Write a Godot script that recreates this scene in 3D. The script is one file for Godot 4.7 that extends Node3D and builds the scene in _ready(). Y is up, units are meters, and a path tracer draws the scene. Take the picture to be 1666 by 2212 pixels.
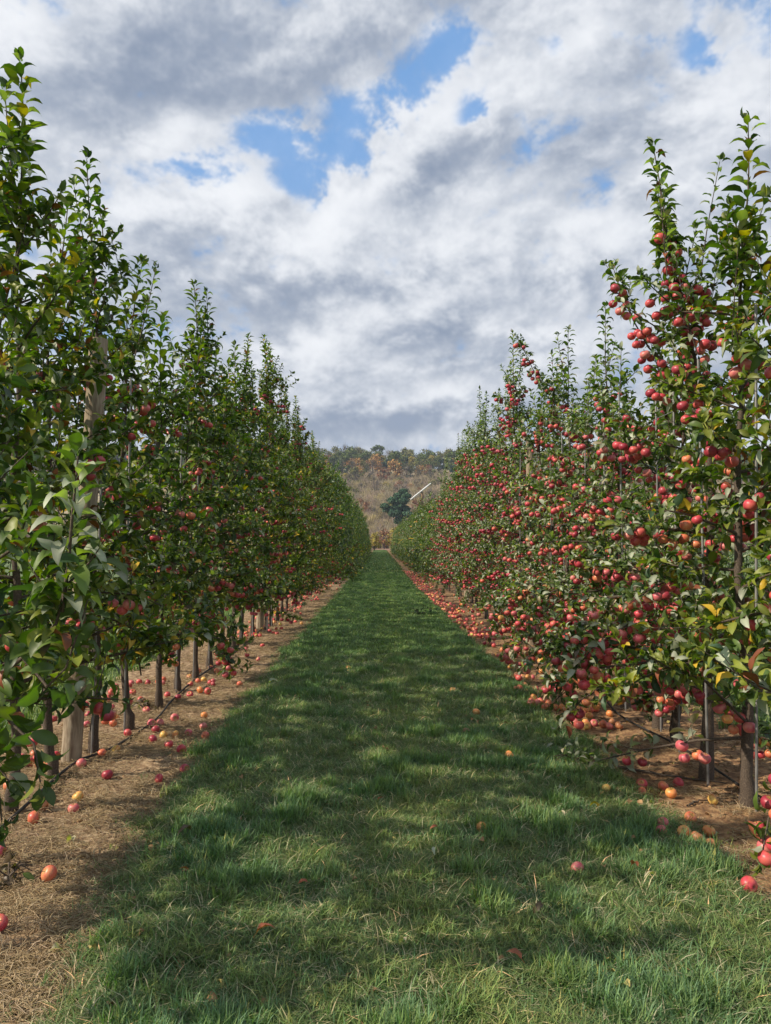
extends Node3D

# An orchard lane: two rows of trellised apple trees, grass between them, fallen fruit on bare soil strips, a wooded hill beyond.
# The lane runs along -z, x is across it, the camera stands at x = 0, z = 0.

const EYE := 1.55
var rng := RandomNumberGenerator.new()
var used := {}


func _ready() -> void:
	rng.seed = 20241
	# ---- camera
	var cam := Camera3D.new()
	cam.name = "camera"
	cam.position = Vector3(0, EYE, 0)
	cam.rotation = Vector3(deg_to_rad(2.364), deg_to_rad(-0.394), 0)
	cam.fov = 69.41
	cam.near = 0.05
	cam.far = 3000.0
	add_child(cam)
	cam.current = true
	# ---- sky, exposure
	var we := WorldEnvironment.new()
	we.name = "world_environment"
	var env := Environment.new()
	env.background_mode = Environment.BG_SKY
	env.background_energy_multiplier = SKY_ENERGY
	var sky := Sky.new()
	var pano := PanoramaSkyMaterial.new()
	pano.panorama = cloudy_sky()
	sky.sky_material = pano
	env.sky = sky
	env.tonemap_mode = Environment.TONE_MAPPER_LINEAR
	env.tonemap_exposure = EXPOSURE
	env.sdfgi_enabled = true
	env.ssao_enabled = true
	env.ssil_enabled = true
	env.fog_enabled = true
	env.fog_density = FOG
	env.fog_light_color = Color(0.80, 0.86, 0.95)
	we.environment = env
	add_child(we)
	# ---- sun: from the left and a little behind the camera, through thin cloud
	var sun := DirectionalLight3D.new()
	sun.name = "sun"
	sun.light_color = Color(1.0, 0.945, 0.86)
	sun.light_energy = SUN_ENERGY
	sun.light_angular_distance = 0.6
	sun.shadow_enabled = true
	add_child(sun)
	sun.look_at_from_position(SUN_FROM * 50.0, Vector3.ZERO, Vector3.UP)
	build()


const SKY_ENERGY := 0.675
const EXPOSURE := 1.6
const FOG := 0.00032
const SUN_ENERGY := 1.15
const SUN_FROM := Vector3(-0.74, 0.63, 0.24)

# ============================================================ sky

const SKY_W := 4096
var sky_rows: Array = []
var cloud_a := FastNoiseLite.new()
var cloud_b := FastNoiseLite.new()
var cloud_c := FastNoiseLite.new()
# masses of cloud and gaps between them: azimuth and elevation of the middle (degrees), their half widths, tilt, cover added, brightness added
var masses: Array = []


func cloudy_sky() -> ImageTexture:
	for n in [[cloud_a, 11, 3.0, 7], [cloud_b, 23, 8.0, 6], [cloud_c, 37, 1.6, 4]]:
		n[0].seed = n[1]
		n[0].frequency = n[2]
		n[0].noise_type = FastNoiseLite.TYPE_SIMPLEX_SMOOTH
		n[0].fractal_type = FastNoiseLite.FRACTAL_FBM
		n[0].fractal_octaves = n[3]
		n[0].fractal_gain = 0.54
	cloud_b.fractal_gain = 0.70
	# in view: px, py of the photograph's 1666 x 2212 grid turned into directions
	var m := [
		[700, 280, 150, 80, -12, -0.80, 0.0], [640, 405, 75, 60, 20, -0.75, 0.0], [800, 240, 60, 100, 20, -0.42, 0.0], [545, 315, 90, 40, 0, -0.75, 0.0], [385, 378, 95, 26, 8, -0.95, 0.0], [940, 120, 52, 75, 30, -0.9, 0.0], [1015, 240, 55, 32, -35, -1.0, 0],
		[1370, 50, 50, 45, 30, -0.8, 0.0], [1520, 100, 40, 45, 0, -0.85, 0.0], [1245, 95, 60, 30, 20, -0.85, 0.0], [660, 270, 50, 35, 30, 0.6, -0.1], [530, 340, 80, 30, 10, 0.4, -0.1],
		[450, 110, 400, 120, -4, 0.45, -0.27], [190, 220, 150, 75, -10, 0.2, -0.17], [500, 205, 240, 50, -4, 0.3, -0.18], [20, 40, 90, 70, 0, 0.1, 0.36], [340, 300, 90, 52, -20, 0.4, 0.42], [180, 340, 100, 50, 0, 0.1, 0.2], [860, 50, 130, 60, -20, 0.2, 0.16],
		[470, 405, 90, 60, 10, 0.5, 0.42], [560, 450, 90, 50, 20, 0.5, 0.25], [560, 540, 120, 50, -8, 0.3, 0.3], [710, 500, 110, 60, -25, 0.4, 0.36], [810, 390, 90, 45, -40, 0.5, 0.42], [920, 240, 80, 60, -50, 0.5, 0.45], [870, 320, 80, 45, -40, 0.3, 0.2],
		[330, 430, 110, 50, 0, 0.2, 0.26], [350, 530, 130, 60, 0, 0.1, -0.12], [880, 405, 85, 42, -15, 0.5, -0.52], [1000, 320, 100, 50, -25, 0.3, -0.3], [700, 625, 280, 42, -5, 0.2, -0.4], [600, 685, 130, 28, 0, 0.2, -0.3],
		[1180, 190, 220, 90, -30, 0.2, 0.24], [1250, 345, 200, 55, -10, 0.2, -0.24], [1400, 420, 160, 32, -4, 0.2, -0.26], [1560, 200, 130, 90, 0, 0.1, 0.2], [1600, 400, 130, 50, 0, 0.1, 0.16], [1240, 500, 140, 45, -15, 0.2, 0.22],
		[1030, 480, 100, 55, -35, 0.2, 0.24], [1180, 605, 170, 38, -10, 0.2, -0.3], [900, 690, 150, 34, -15, 0.2, 0.22], [1060, 625, 120, 30, -20, 0.2, 0.34], [1230, 710, 95, 30, -6, 0.2, 0.5], [700, 765, 100, 45, -20, 0.2, 0.28],
		[600, 732, 70, 20, 0, 0.2, -0.3], [920, 735, 160, 26, -4, 0.2, -0.24], [1000, 785, 150, 24, -6, 0.2, -0.3], [950, 850, 130, 28, -4, 0.2, 0.34], [650, 835, 80, 26, 0, 0.2, 0.16], [790, 905, 260, 34, -2, 0.3, -0.42], [1000, 940, 160, 14, -4, 0.1, 0.16],
	]
	for r in m:
		masses.append([float(r[0]), float(r[1]), 1.0 / r[2], 1.0 / r[3], cos(deg_to_rad(r[4])), sin(deg_to_rad(r[4])), float(r[5]), float(r[6])])
	var h := SKY_W / 4
	sky_rows.resize(h)
	var task := WorkerThreadPool.add_group_task(sky_row, h)
	WorkerThreadPool.wait_for_group_task_completion(task)
	var data := PackedByteArray()
	for r in sky_rows:
		data.append_array(r)
	var low := PackedByteArray()
	low.resize(SKY_W * 3)
	for i in SKY_W:
		low[i * 3] = 120
		low[i * 3 + 1] = 125
		low[i * 3 + 2] = 118
	for i in h:
		data.append_array(low)
	sky_rows.clear()
	return ImageTexture.create_from_image(Image.create_from_data(SKY_W, SKY_W / 2, false, Image.FORMAT_RGB8, data))


func sky_row(row: int) -> void:
	var out := PackedByteArray()
	out.resize(SKY_W * 3)
	var el := (0.5 - (row + 0.5) / (SKY_W / 2.0)) * PI
	var se := sin(el)
	var ce := cos(el)
	var high := clampf(el / 0.9, 0.0, 1.0)
	var blue := Vector3(0.30, 0.49, 0.77).lerp(Vector3(0.14, 0.335, 0.69), pow(high, 0.6))
	for i in SKY_W:
		var az := wrapf((i + 0.5) / SKY_W * TAU, -PI, PI)
		var p := Vector3(sin(az) * ce, se * 1.4, -cos(az) * ce) * 1.15
		var q := p + Vector3(cloud_c.get_noise_3d(p.x + 9.0, p.y, p.z), cloud_c.get_noise_3d(p.x, p.y + 9.0, p.z), 0.0) * 0.035
		var n := cloud_a.get_noise_3dv(q)
		var up := cloud_a.get_noise_3d(q.x - 0.02, q.y + 0.045, q.z)
		var f := cloud_b.get_noise_3dv(q)
		var fu := cloud_b.get_noise_3d(q.x - 0.008, q.y + 0.018, q.z)
		var cover := 0.84
		var light := 0.0
		if absf(az) < 1.1:
			var px := 822.0 + 1597.0 * tan(az)
			var py := 1106.0 - 1597.0 * tan(atan(tan(el) / cos(az)) - 0.04126)
			px += n * 60.0 + f * 50.0
			py += fu * 45.0 - n * 30.0
			var k := clampf((1.1 - absf(az)) * 2.5, 0.0, 1.0)
			for r in masses:
				var dx: float = px - r[0]
				var dy: float = py - r[1]
				var u: float = (dx * r[4] + dy * r[5]) * r[2]
				var v: float = (dy * r[4] - dx * r[5]) * r[3]
				var d := u * u + v * v
				if d < 5.0:
					var w := exp(-d) * k
					cover += r[6] * w
					light += r[7] * w
		cover += n * 0.8 + f * 1.05
		var s := 0.45 + light * 1.15 + (n - up) * 0.95 + (f - fu) * 0.38 + f * 0.26 + n * 0.22 + 0.20 * exp(-pow((cover - 0.50) / 0.26, 2.0))
		s = 0.5 + 0.5 * tanh((s - 0.48) * 1.75)
		var c := Vector3(0.225, 0.285, 0.395).lerp(Vector3(0.88, 0.90, 0.935), s)
		var al := 0.10 + 0.90 * smoothstep(-0.05, 0.80, cover)
		c = blue.lerp(c, al)
		c = c.lerp(Vector3(0.46, 0.53, 0.66), exp(-el * 14.0) * 0.45)
		var rgb := Color(c.x, c.y, c.z).linear_to_srgb()
		out[i * 3] = int(clampf(rgb.r, 0, 1) * 255.0)
		out[i * 3 + 1] = int(clampf(rgb.g, 0, 1) * 255.0)
		out[i * 3 + 2] = int(clampf(rgb.b, 0, 1) * 255.0)
	sky_rows[row] = out


# ============================================================ helpers

class Shape:
	var v := PackedVector3Array()
	var n := PackedVector3Array()
	var c := PackedColorArray()
	var i := PackedInt32Array()

	func quad(a: int, b: int, d: int, e: int) -> void:
		i.append_array(PackedInt32Array([a, b, d, a, d, e]))

	func mesh() -> ArrayMesh:
		var arr := []
		arr.resize(Mesh.ARRAY_MAX)
		arr[Mesh.ARRAY_VERTEX] = v
		arr[Mesh.ARRAY_NORMAL] = n
		if c.size() == v.size():
			arr[Mesh.ARRAY_COLOR] = c
		arr[Mesh.ARRAY_INDEX] = i
		var m := ArrayMesh.new()
		m.add_surface_from_arrays(Mesh.PRIMITIVE_TRIANGLES, arr)
		return m

	func smooth() -> void:   # normals from the faces; front faces run clockwise
		n.resize(v.size())
		n.fill(Vector3.ZERO)
		for k in range(0, i.size(), 3):
			var f := (v[i[k + 2]] - v[i[k]]).cross(v[i[k + 1]] - v[i[k]])
			n[i[k]] += f
			n[i[k + 1]] += f
			n[i[k + 2]] += f
		for k in n.size():
			n[k] = n[k].normalized() if n[k].length_squared() > 1e-20 else Vector3.UP


func numbered(called: String, parent: Node = self) -> String:
	var key := str(parent.get_instance_id()) + called
	var k: int = used.get(key, 0)
	used[key] = k + 1
	return called if k == 0 else "%s_%03d" % [called, k]


func tag(o: Node, label := "", category := "", group := "", kind := "") -> void:
	for p in [["label", label], ["category", category], ["group", group], ["kind", kind]]:
		if p[1]:
			o.set_meta(p[0], p[1])


func thing(called: String, label: String, category: String, at := Vector3.ZERO, group := "", kind := "") -> Node3D:
	var o := Node3D.new()
	o.name = numbered(called)
	o.position = at
	add_child(o, true)
	tag(o, label, category, group, kind)
	return o


func part(called: String, mesh: Mesh, mat: Material, parent: Node, xf := Transform3D()) -> MeshInstance3D:
	var o := MeshInstance3D.new()
	o.name = numbered(called, parent)
	o.mesh = mesh
	o.material_override = mat
	o.transform = xf
	parent.add_child(o, true)
	return o


func copies(called: String, mesh: Mesh, mat: Material, parent: Node, xfs: Array, cols: Array) -> MultiMeshInstance3D:
	var mm := MultiMesh.new()
	mm.transform_format = MultiMesh.TRANSFORM_3D
	mm.use_colors = cols.size() > 0
	mm.mesh = mesh
	mm.instance_count = xfs.size()
	for k in xfs.size():
		mm.set_instance_transform(k, xfs[k])
		if cols:
			mm.set_instance_color(k, cols[k])
	var o := MultiMeshInstance3D.new()
	o.name = numbered(called, parent)
	o.multimesh = mm
	o.material_override = mat
	parent.add_child(o, true)
	return o


func r(a: float, b: float) -> float:
	return rng.randf_range(a, b)


func rdir() -> Vector3:
	return Vector3(rng.randfn(), rng.randfn(), rng.randfn()).normalized()


func frame(z: Vector3, up: Vector3) -> Basis:   # z along the axis, y as near to up as it goes
	z = z.normalized()
	var x := up.cross(z)
	if x.length_squared() < 1e-8:
		x = Vector3(1, 0.01, 0.02).cross(z)
	x = x.normalized()
	return Basis(x, z.cross(x), z)


func tube(s: Shape, pts: Array, rads: Array, sides: int, col: Color, lump := 0.0) -> void:
	var first := s.v.size()
	var up := Vector3(0.31, 0.2, 0.93)
	for k in pts.size():
		var t: Vector3 = (pts[mini(k + 1, pts.size() - 1)] - pts[maxi(k - 1, 0)]).normalized()
		var x := up.cross(t).normalized()
		var y := t.cross(x)
		up = y
		for m in sides:
			var a := TAU * m / sides
			var d := x * cos(a) + y * sin(a)
			s.v.append(pts[k] + d * rads[k] * (1.0 + (r(-lump, lump) if lump > 0.0 else 0.0)))
			s.n.append(d)
			s.c.append(col)
	for k in pts.size() - 1:
		for m in sides:
			var a := first + k * sides + m
			var b := first + k * sides + (m + 1) % sides
			s.quad(a, a + sides, b + sides, b)
	var cap := s.v.size()
	s.v.append(pts[-1])
	s.n.append((pts[-1] - pts[-2]).normalized())
	s.c.append(col)
	for m in sides:
		s.i.append_array(PackedInt32Array([cap - sides + m, cap, cap - sides + (m + 1) % sides]))


func lit(red: float, green: float, blue: float) -> Color:   # a linear value as the sRGB that albedo_color wants
	return Color(red, green, blue).linear_to_srgb()


func paint(rough: float, spec := 0.5) -> StandardMaterial3D:   # colour from the vertices
	var m := StandardMaterial3D.new()
	m.vertex_color_use_as_albedo = true
	m.roughness = rough
	m.metallic_specular = spec
	return m


func grain(frequency: float, stops: Array, scale: Vector3, rough: float, bump: float, bump_frequency: float, side := 512, seed_ := 3) -> StandardMaterial3D:
	var m := StandardMaterial3D.new()
	var g := Gradient.new()
	g.offsets = PackedFloat32Array(stops.map(func(p): return p[0]))
	g.colors = PackedColorArray(stops.map(func(p): return lit(p[1], p[2], p[3])))
	var t := NoiseTexture2D.new()
	var f := FastNoiseLite.new()
	f.seed = seed_
	f.frequency = frequency
	f.fractal_octaves = 6
	f.fractal_gain = 0.62
	t.noise = f
	t.width = side
	t.height = side
	t.seamless = true
	t.color_ramp = g
	m.albedo_texture = t
	m.uv1_triplanar = true
	m.uv1_world_triplanar = true
	m.uv1_scale = scale
	m.roughness = rough
	if bump > 0.0:
		var b := NoiseTexture2D.new()
		var fb := FastNoiseLite.new()
		fb.seed = seed_ + 50
		fb.frequency = bump_frequency
		fb.fractal_octaves = 5
		b.noise = fb
		b.width = side
		b.height = side
		b.seamless = true
		b.as_normal_map = true
		b.bump_strength = 6.0
		m.normal_enabled = true
		m.normal_texture = b
		m.normal_scale = bump
	return m


func along(line: Array, d: float) -> float:   # a value read off a line of (distance, value) pairs
	for k in line.size() - 1:
		if d <= line[k + 1].x:
			return lerpf(line[k].y, line[k + 1].y, clampf((d - line[k].x) / (line[k + 1].x - line[k].x), 0, 1))
	return line[-1].y


# ============================================================ leaves

# linear base colours of leaves: dark green, mid green, yellow green, woolly grey underside, bluish dark, yellow, russet, withered brown, dry tan
var tints := [Color(0.068, 0.112, 0.028), Color(0.105, 0.160, 0.036), Color(0.205, 0.235, 0.038), Color(0.36, 0.39, 0.29), Color(0.050, 0.092, 0.044), Color(0.54, 0.35, 0.04), Color(0.26, 0.085, 0.045), Color(0.100, 0.072, 0.044), Color(0.46, 0.40, 0.27)]
var leaf_sets := {}
var leaf_mat: StandardMaterial3D
var leaf_meshes := {}


func leaf_shape(seg: int, curl: float, fold: float, wave: float, wide: float, stalk: bool) -> Dictionary:
	var s := Shape.new()
	var shade := PackedFloat32Array()
	var z := 0.0
	var y := 0.0
	if stalk:
		s.v.append_array(PackedVector3Array([Vector3(-0.008, 0, 0), Vector3(0.008, 0, 0), Vector3(0.010, 0.02, 0.2), Vector3(-0.010, 0.02, 0.2)]))
		s.quad(0, 3, 2, 1)
		shade.append_array(PackedFloat32Array([1.5, 1.5, 1.5, 1.5]))
		z = 0.19
		y = 0.02
	var prev := -1
	for k in seg + 1:
		var t := float(k) / seg
		if k > 0:
			var a := 0.22 - curl * (float(k) - 0.5) / seg
			z += cos(a) / seg * 0.82
			y += sin(a) / seg * 0.82
		var at := s.v.size()
		if k == 0 or k == seg:
			s.v.append(Vector3(0, y, z))
			shade.append(1.15)
		else:
			var w := wide * pow(sin(PI * pow(t, 0.92)), 0.62)
			var e := w * fold
			var wob := sin(t * 13.0) * wave
			s.v.append_array(PackedVector3Array([Vector3(-w, y + e + wob, z), Vector3(0, y, z), Vector3(w, y + e - wob, z)]))
			shade.append_array(PackedFloat32Array([0.94, 1.22, 0.94]))
		if k == 1:
			s.i.append_array(PackedInt32Array([prev, at, at + 1, prev, at + 1, at + 2]))
		elif k == seg:
			s.i.append_array(PackedInt32Array([prev, at, prev + 1, prev + 1, at, prev + 2]))
		elif k > 1:
			s.quad(prev, at, at + 1, prev + 1)
			s.quad(prev + 1, at + 1, at + 2, prev + 2)
		prev = at
	s.i.reverse()
	s.smooth()
	var cols := []
	for t in tints:
		for j in [0.78, 1.0, 1.25]:
			var c := PackedColorArray()
			for q in shade:
				c.append(Color(t.r * j * q, t.g * j * q, t.b * j * q))
			cols.append(c)
	return {"v": s.v, "n": s.n, "i": s.i, "cols": cols}


func make_leaf_sets() -> void:
	leaf_mat = paint(0.47, 0.5)
	leaf_mat.backlight_enabled = true
	leaf_mat.backlight = Color(0.74, 0.90, 0.20)
	var forms := [[1.1, 0.50, 0.012, 0.185], [1.7, 0.65, 0.02, 0.17], [0.7, 0.40, 0.015, 0.195], [2.2, 0.9, 0.03, 0.16]]
	leaf_sets = {"hero": [], "near": [], "mid": []}
	for f in forms:
		leaf_sets.hero.append(leaf_shape(7, f[0], f[1] * 1.1, f[2] * 1.6, f[3] * 0.95, true))
		leaf_sets.near.append(leaf_shape(4, f[0], f[1], f[2], f[3], true))
		leaf_sets.mid.append(leaf_shape(2, f[0], f[1], 0.0, f[3] * 1.05, false))


func leaf_mesh(set_: String, form: int, tint: int) -> ArrayMesh:
	var key := "%s%d_%d" % [set_, form, tint]
	if not leaf_meshes.has(key):
		var d: Dictionary = leaf_sets[set_][form]
		var s := Shape.new()
		s.v = d.v
		s.n = d.n
		s.i = d.i
		s.c = d.cols[tint]
		leaf_meshes[key] = s.mesh()
	return leaf_meshes[key]


func bake_leaves(list: Array, set_: String, s: Shape) -> void:
	var forms: Array = leaf_sets[set_]
	for l in list:
		var d: Dictionary = forms[l[1]]
		var base := s.v.size()
		var xf: Transform3D = l[0]
		s.v.append_array(xf * (d.v as PackedVector3Array))
		s.n.append_array(Transform3D(xf.basis.orthonormalized(), Vector3.ZERO) * (d.n as PackedVector3Array))
		s.c.append_array(d.cols[l[2]])
		for k in d.i:
			s.i.append(base + k)


# ============================================================ apples

# linear: crimson, red, pinkish red, orange red, orange, yellow, dull brown orange; each with the colour of its paler side
var apple_reds := [[Color(0.310, 0.029, 0.054), Color(0.437, 0.073, 0.078)], [Color(0.506, 0.050, 0.072), Color(0.621, 0.142, 0.108)], [Color(0.575, 0.102, 0.138), Color(0.667, 0.245, 0.186)], [Color(0.609, 0.119, 0.078), Color(0.690, 0.291, 0.126)], [Color(0.713, 0.234, 0.078), Color(0.720, 0.418, 0.126)], [Color(0.720, 0.487, 0.126), Color(0.713, 0.200, 0.078)], [Color(0.414, 0.142, 0.066), Color(0.552, 0.257, 0.114)]]
var apple_mat: StandardMaterial3D
var apple_fine := []
var apple_coarse := []
var apple_stem: ArrayMesh


func apple_shape(kind: int, around: int, down: int, with_stem: bool) -> Shape:   # of radius 1, the stem up
	var s := Shape.new()
	var f := FastNoiseLite.new()
	f.seed = 90 + kind
	f.frequency = 1.1
	var fine := FastNoiseLite.new()
	fine.seed = 190 + kind
	fine.frequency = 5.0
	for j in down + 1:
		var ph := PI * j / down
		for k in around:
			var a := TAU * k / around
			var rad := sin(ph) * (1.0 + 0.07 * cos(ph)) * (1.0 + 0.025 * cos(5.0 * a) * (0.5 - 0.5 * cos(ph)))
			var y := cos(ph) * 0.90
			y -= 0.36 * exp(-pow(rad / 0.30, 2.0)) if ph < 1.5 else -0.22 * exp(-pow(rad / 0.26, 2.0))
			var p := Vector3(cos(a) * rad, y, sin(a) * rad)
			s.v.append(p)
			var m := clampf(0.5 + f.get_noise_3dv(p) * 1.3 + cos(a) * 0.35, 0, 1)
			var streak := fine.get_noise_3d(p.x, p.y * 0.25, p.z) * 0.35
			var c: Color = apple_reds[kind][0].lerp(apple_reds[kind][1], clampf(m + streak - 0.15, 0, 1))
			if j <= 1:
				c = c.lerp(Color(0.42, 0.30, 0.08), 0.7)
			if j >= down:
				c = Color(0.07, 0.045, 0.025)
			s.c.append(c)
	for j in down:
		for k in around:
			var a := j * around + k
			var b := j * around + (k + 1) % around
			s.quad(a, a + around, b + around, b)
	s.smooth()
	if with_stem:
		tube(s, [Vector3(0, 0.5, 0), Vector3(0.03, 0.85, 0.02), Vector3(0.1, 1.12, 0.05)], [0.045, 0.035, 0.05], 4, Color(0.10, 0.07, 0.035))
	return s


func make_apples() -> void:
	apple_mat = paint(0.40, 0.5)
	for k in apple_reds.size():
		apple_fine.append(apple_shape(k, 16, 11, false).mesh())
		apple_coarse.append(apple_shape(k, 9, 7, true).mesh())
	var s := Shape.new()
	tube(s, [Vector3(0, 0.5, 0), Vector3(0.03, 0.8, 0.02), Vector3(0.1, 1.12, 0.05)], [0.045, 0.035, 0.055], 6, Color(0.10, 0.07, 0.035))
	apple_stem = s.mesh()


# ============================================================ apple trees

var bark: StandardMaterial3D
var twig_col := Color(0.13, 0.10, 0.08)


func pick(weights: Array) -> int:
	var t := rng.randf()
	for w in weights:
		t -= w[1]
		if t <= 0.0:
			return w[0] * 3 + rng.randi_range(0, 2)
	return weights[0][0] * 3 + 1


const LEFT_MIX := [[0, 0.25], [1, 0.29], [2, 0.23], [4, 0.10], [3, 0.075], [5, 0.018], [6, 0.02], [7, 0.02]]
const GOLD_MIX := [[2, 0.38], [1, 0.25], [0, 0.17], [3, 0.08], [5, 0.045], [6, 0.035], [4, 0.04]]
const RIGHT_MIX := [[1, 0.25], [0, 0.23], [3, 0.30], [2, 0.08], [4, 0.06], [8, 0.04], [6, 0.02], [7, 0.02]]


func add_leaf(out: Dictionary, p: Vector3, axis: Vector3, up: Vector3, size: float, mix: Array) -> void:
	var b := frame(axis, up + rdir() * 0.35)
	out.leaves.append([Transform3D(b.scaled_local(Vector3.ONE * size), p), rng.randi_range(0, 3) if mix != RIGHT_MIX else [0, 1, 1, 3, 3, 2][rng.randi_range(0, 5)], pick(mix)])


# a growing shoot: leaves set round it in a spiral, standing out and arching over, smaller towards the tip
func leafy_shoot(out: Dictionary, pts: Array, mix: Array, step: float, size: float, from := 0.1) -> void:
	var total := 0.0
	for k in pts.size() - 1:
		total += pts[k].distance_to(pts[k + 1])
	var phi := r(0, TAU)
	var s := total * from
	while s < total:
		var left := s
		var k := 0
		while k < pts.size() - 2 and left > pts[k].distance_to(pts[k + 1]):
			left -= pts[k].distance_to(pts[k + 1])
			k += 1
		var ax: Vector3 = (pts[k + 1] - pts[k]).normalized()
		var p: Vector3 = pts[k] + ax * left
		var fr := frame(ax, Vector3(0.2, 0.1, 0.9))
		var out_dir := fr.x * cos(phi) + fr.y * sin(phi)
		var u := s / total
		var open := deg_to_rad(lerpf(72.0, 46.0, u) + r(-12, 12))
		var d := (ax * cos(open) + out_dir * sin(open)).normalized()
		add_leaf(out, p, d, ax + Vector3(0, 0.3, 0), size * lerpf(1.05, 0.72, u * u) * r(0.85, 1.15), mix)
		phi += 2.4 + r(-0.3, 0.3)
		s += step * r(0.8, 1.2)
	for k in 4:
		var ax: Vector3 = (pts[-1] - pts[-2]).normalized()
		add_leaf(out, pts[-1], (ax + rdir() * 0.42).normalized(), rdir(), size * r(0.5, 0.75), mix)


func shoot_line(p: Vector3, d: Vector3, length: float, lift: float, n := 5, wander := 0.08) -> Array:
	var pts := [p]
	d = d.normalized()
	for k in n:
		p = p + d * (length / n)
		pts.append(p)
		d = (d + Vector3(0, lift, 0) + rdir() * wander).normalized()
	return pts


func taper(n: int, a: float, b: float) -> Array:
	var o := []
	for k in n:
		o.append(lerpf(a, b, float(k) / (n - 1)))
	return o


func hang_apples(out: Dictionary, p: Vector3, most: int) -> void:
	for k in rng.randi_range(1, most):
		var rad := r(0.030, 0.039)
		for t in 5:
			var q := p + Vector3(r(-0.06, 0.06), r(-0.105, -0.035), r(-0.06, 0.06))
			var free := true
			for a in out.apples:
				if a[0].distance_squared_to(q) < pow((rad + a[1]) * 0.92, 2.0):
					free = false
					break
			if free:
				out.apples.append([q, rad, rng.randi_range(0, 99)])
				break


func limb(out: Dictionary, pts: Array, rad: float, mix: Array, fruit: float, thick: float, from := 0.12, size := 0.134) -> void:
	out.limbs.append([pts, taper(pts.size(), rad, 0.0028)])
	var total := 0.0
	for k in pts.size() - 1:
		total += pts[k].distance_to(pts[k + 1])
	var s := total * from
	while s < total * 0.97:
		var left := s
		var k := 0
		while k < pts.size() - 2 and left > pts[k].distance_to(pts[k + 1]):
			left -= pts[k].distance_to(pts[k + 1])
			k += 1
		var ax: Vector3 = (pts[k + 1] - pts[k]).normalized()
		var p: Vector3 = pts[k] + ax * left
		if rng.randf() < thick:
			for q in rng.randi_range(3, 6):   # a rosette on a spur
				var d := (rdir() + Vector3(0, 0.25, 0) + ax * 0.25).normalized()
				add_leaf(out, p + d * 0.008, d, Vector3.UP + rdir() * 0.5, size * r(0.7, 1.15), mix)
		if rng.randf() < fruit:
			hang_apples(out, p, 4)
		if rng.randf() < 0.27 * thick:
			var d := (ax * 0.5 + rdir() * 0.8 + Vector3(0, 0.55, 0)).normalized()
			var line := shoot_line(p, d, r(0.10, 0.34), 0.10, 4)
			out.twigs.append([line, taper(5, 0.0035, 0.0018)])
			leafy_shoot(out, line, mix, 0.033, size)
		s += 0.050 * r(0.75, 1.25)
	var tip: Array = pts.slice(-3)
	leafy_shoot(out, tip, mix, 0.03, size)


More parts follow.
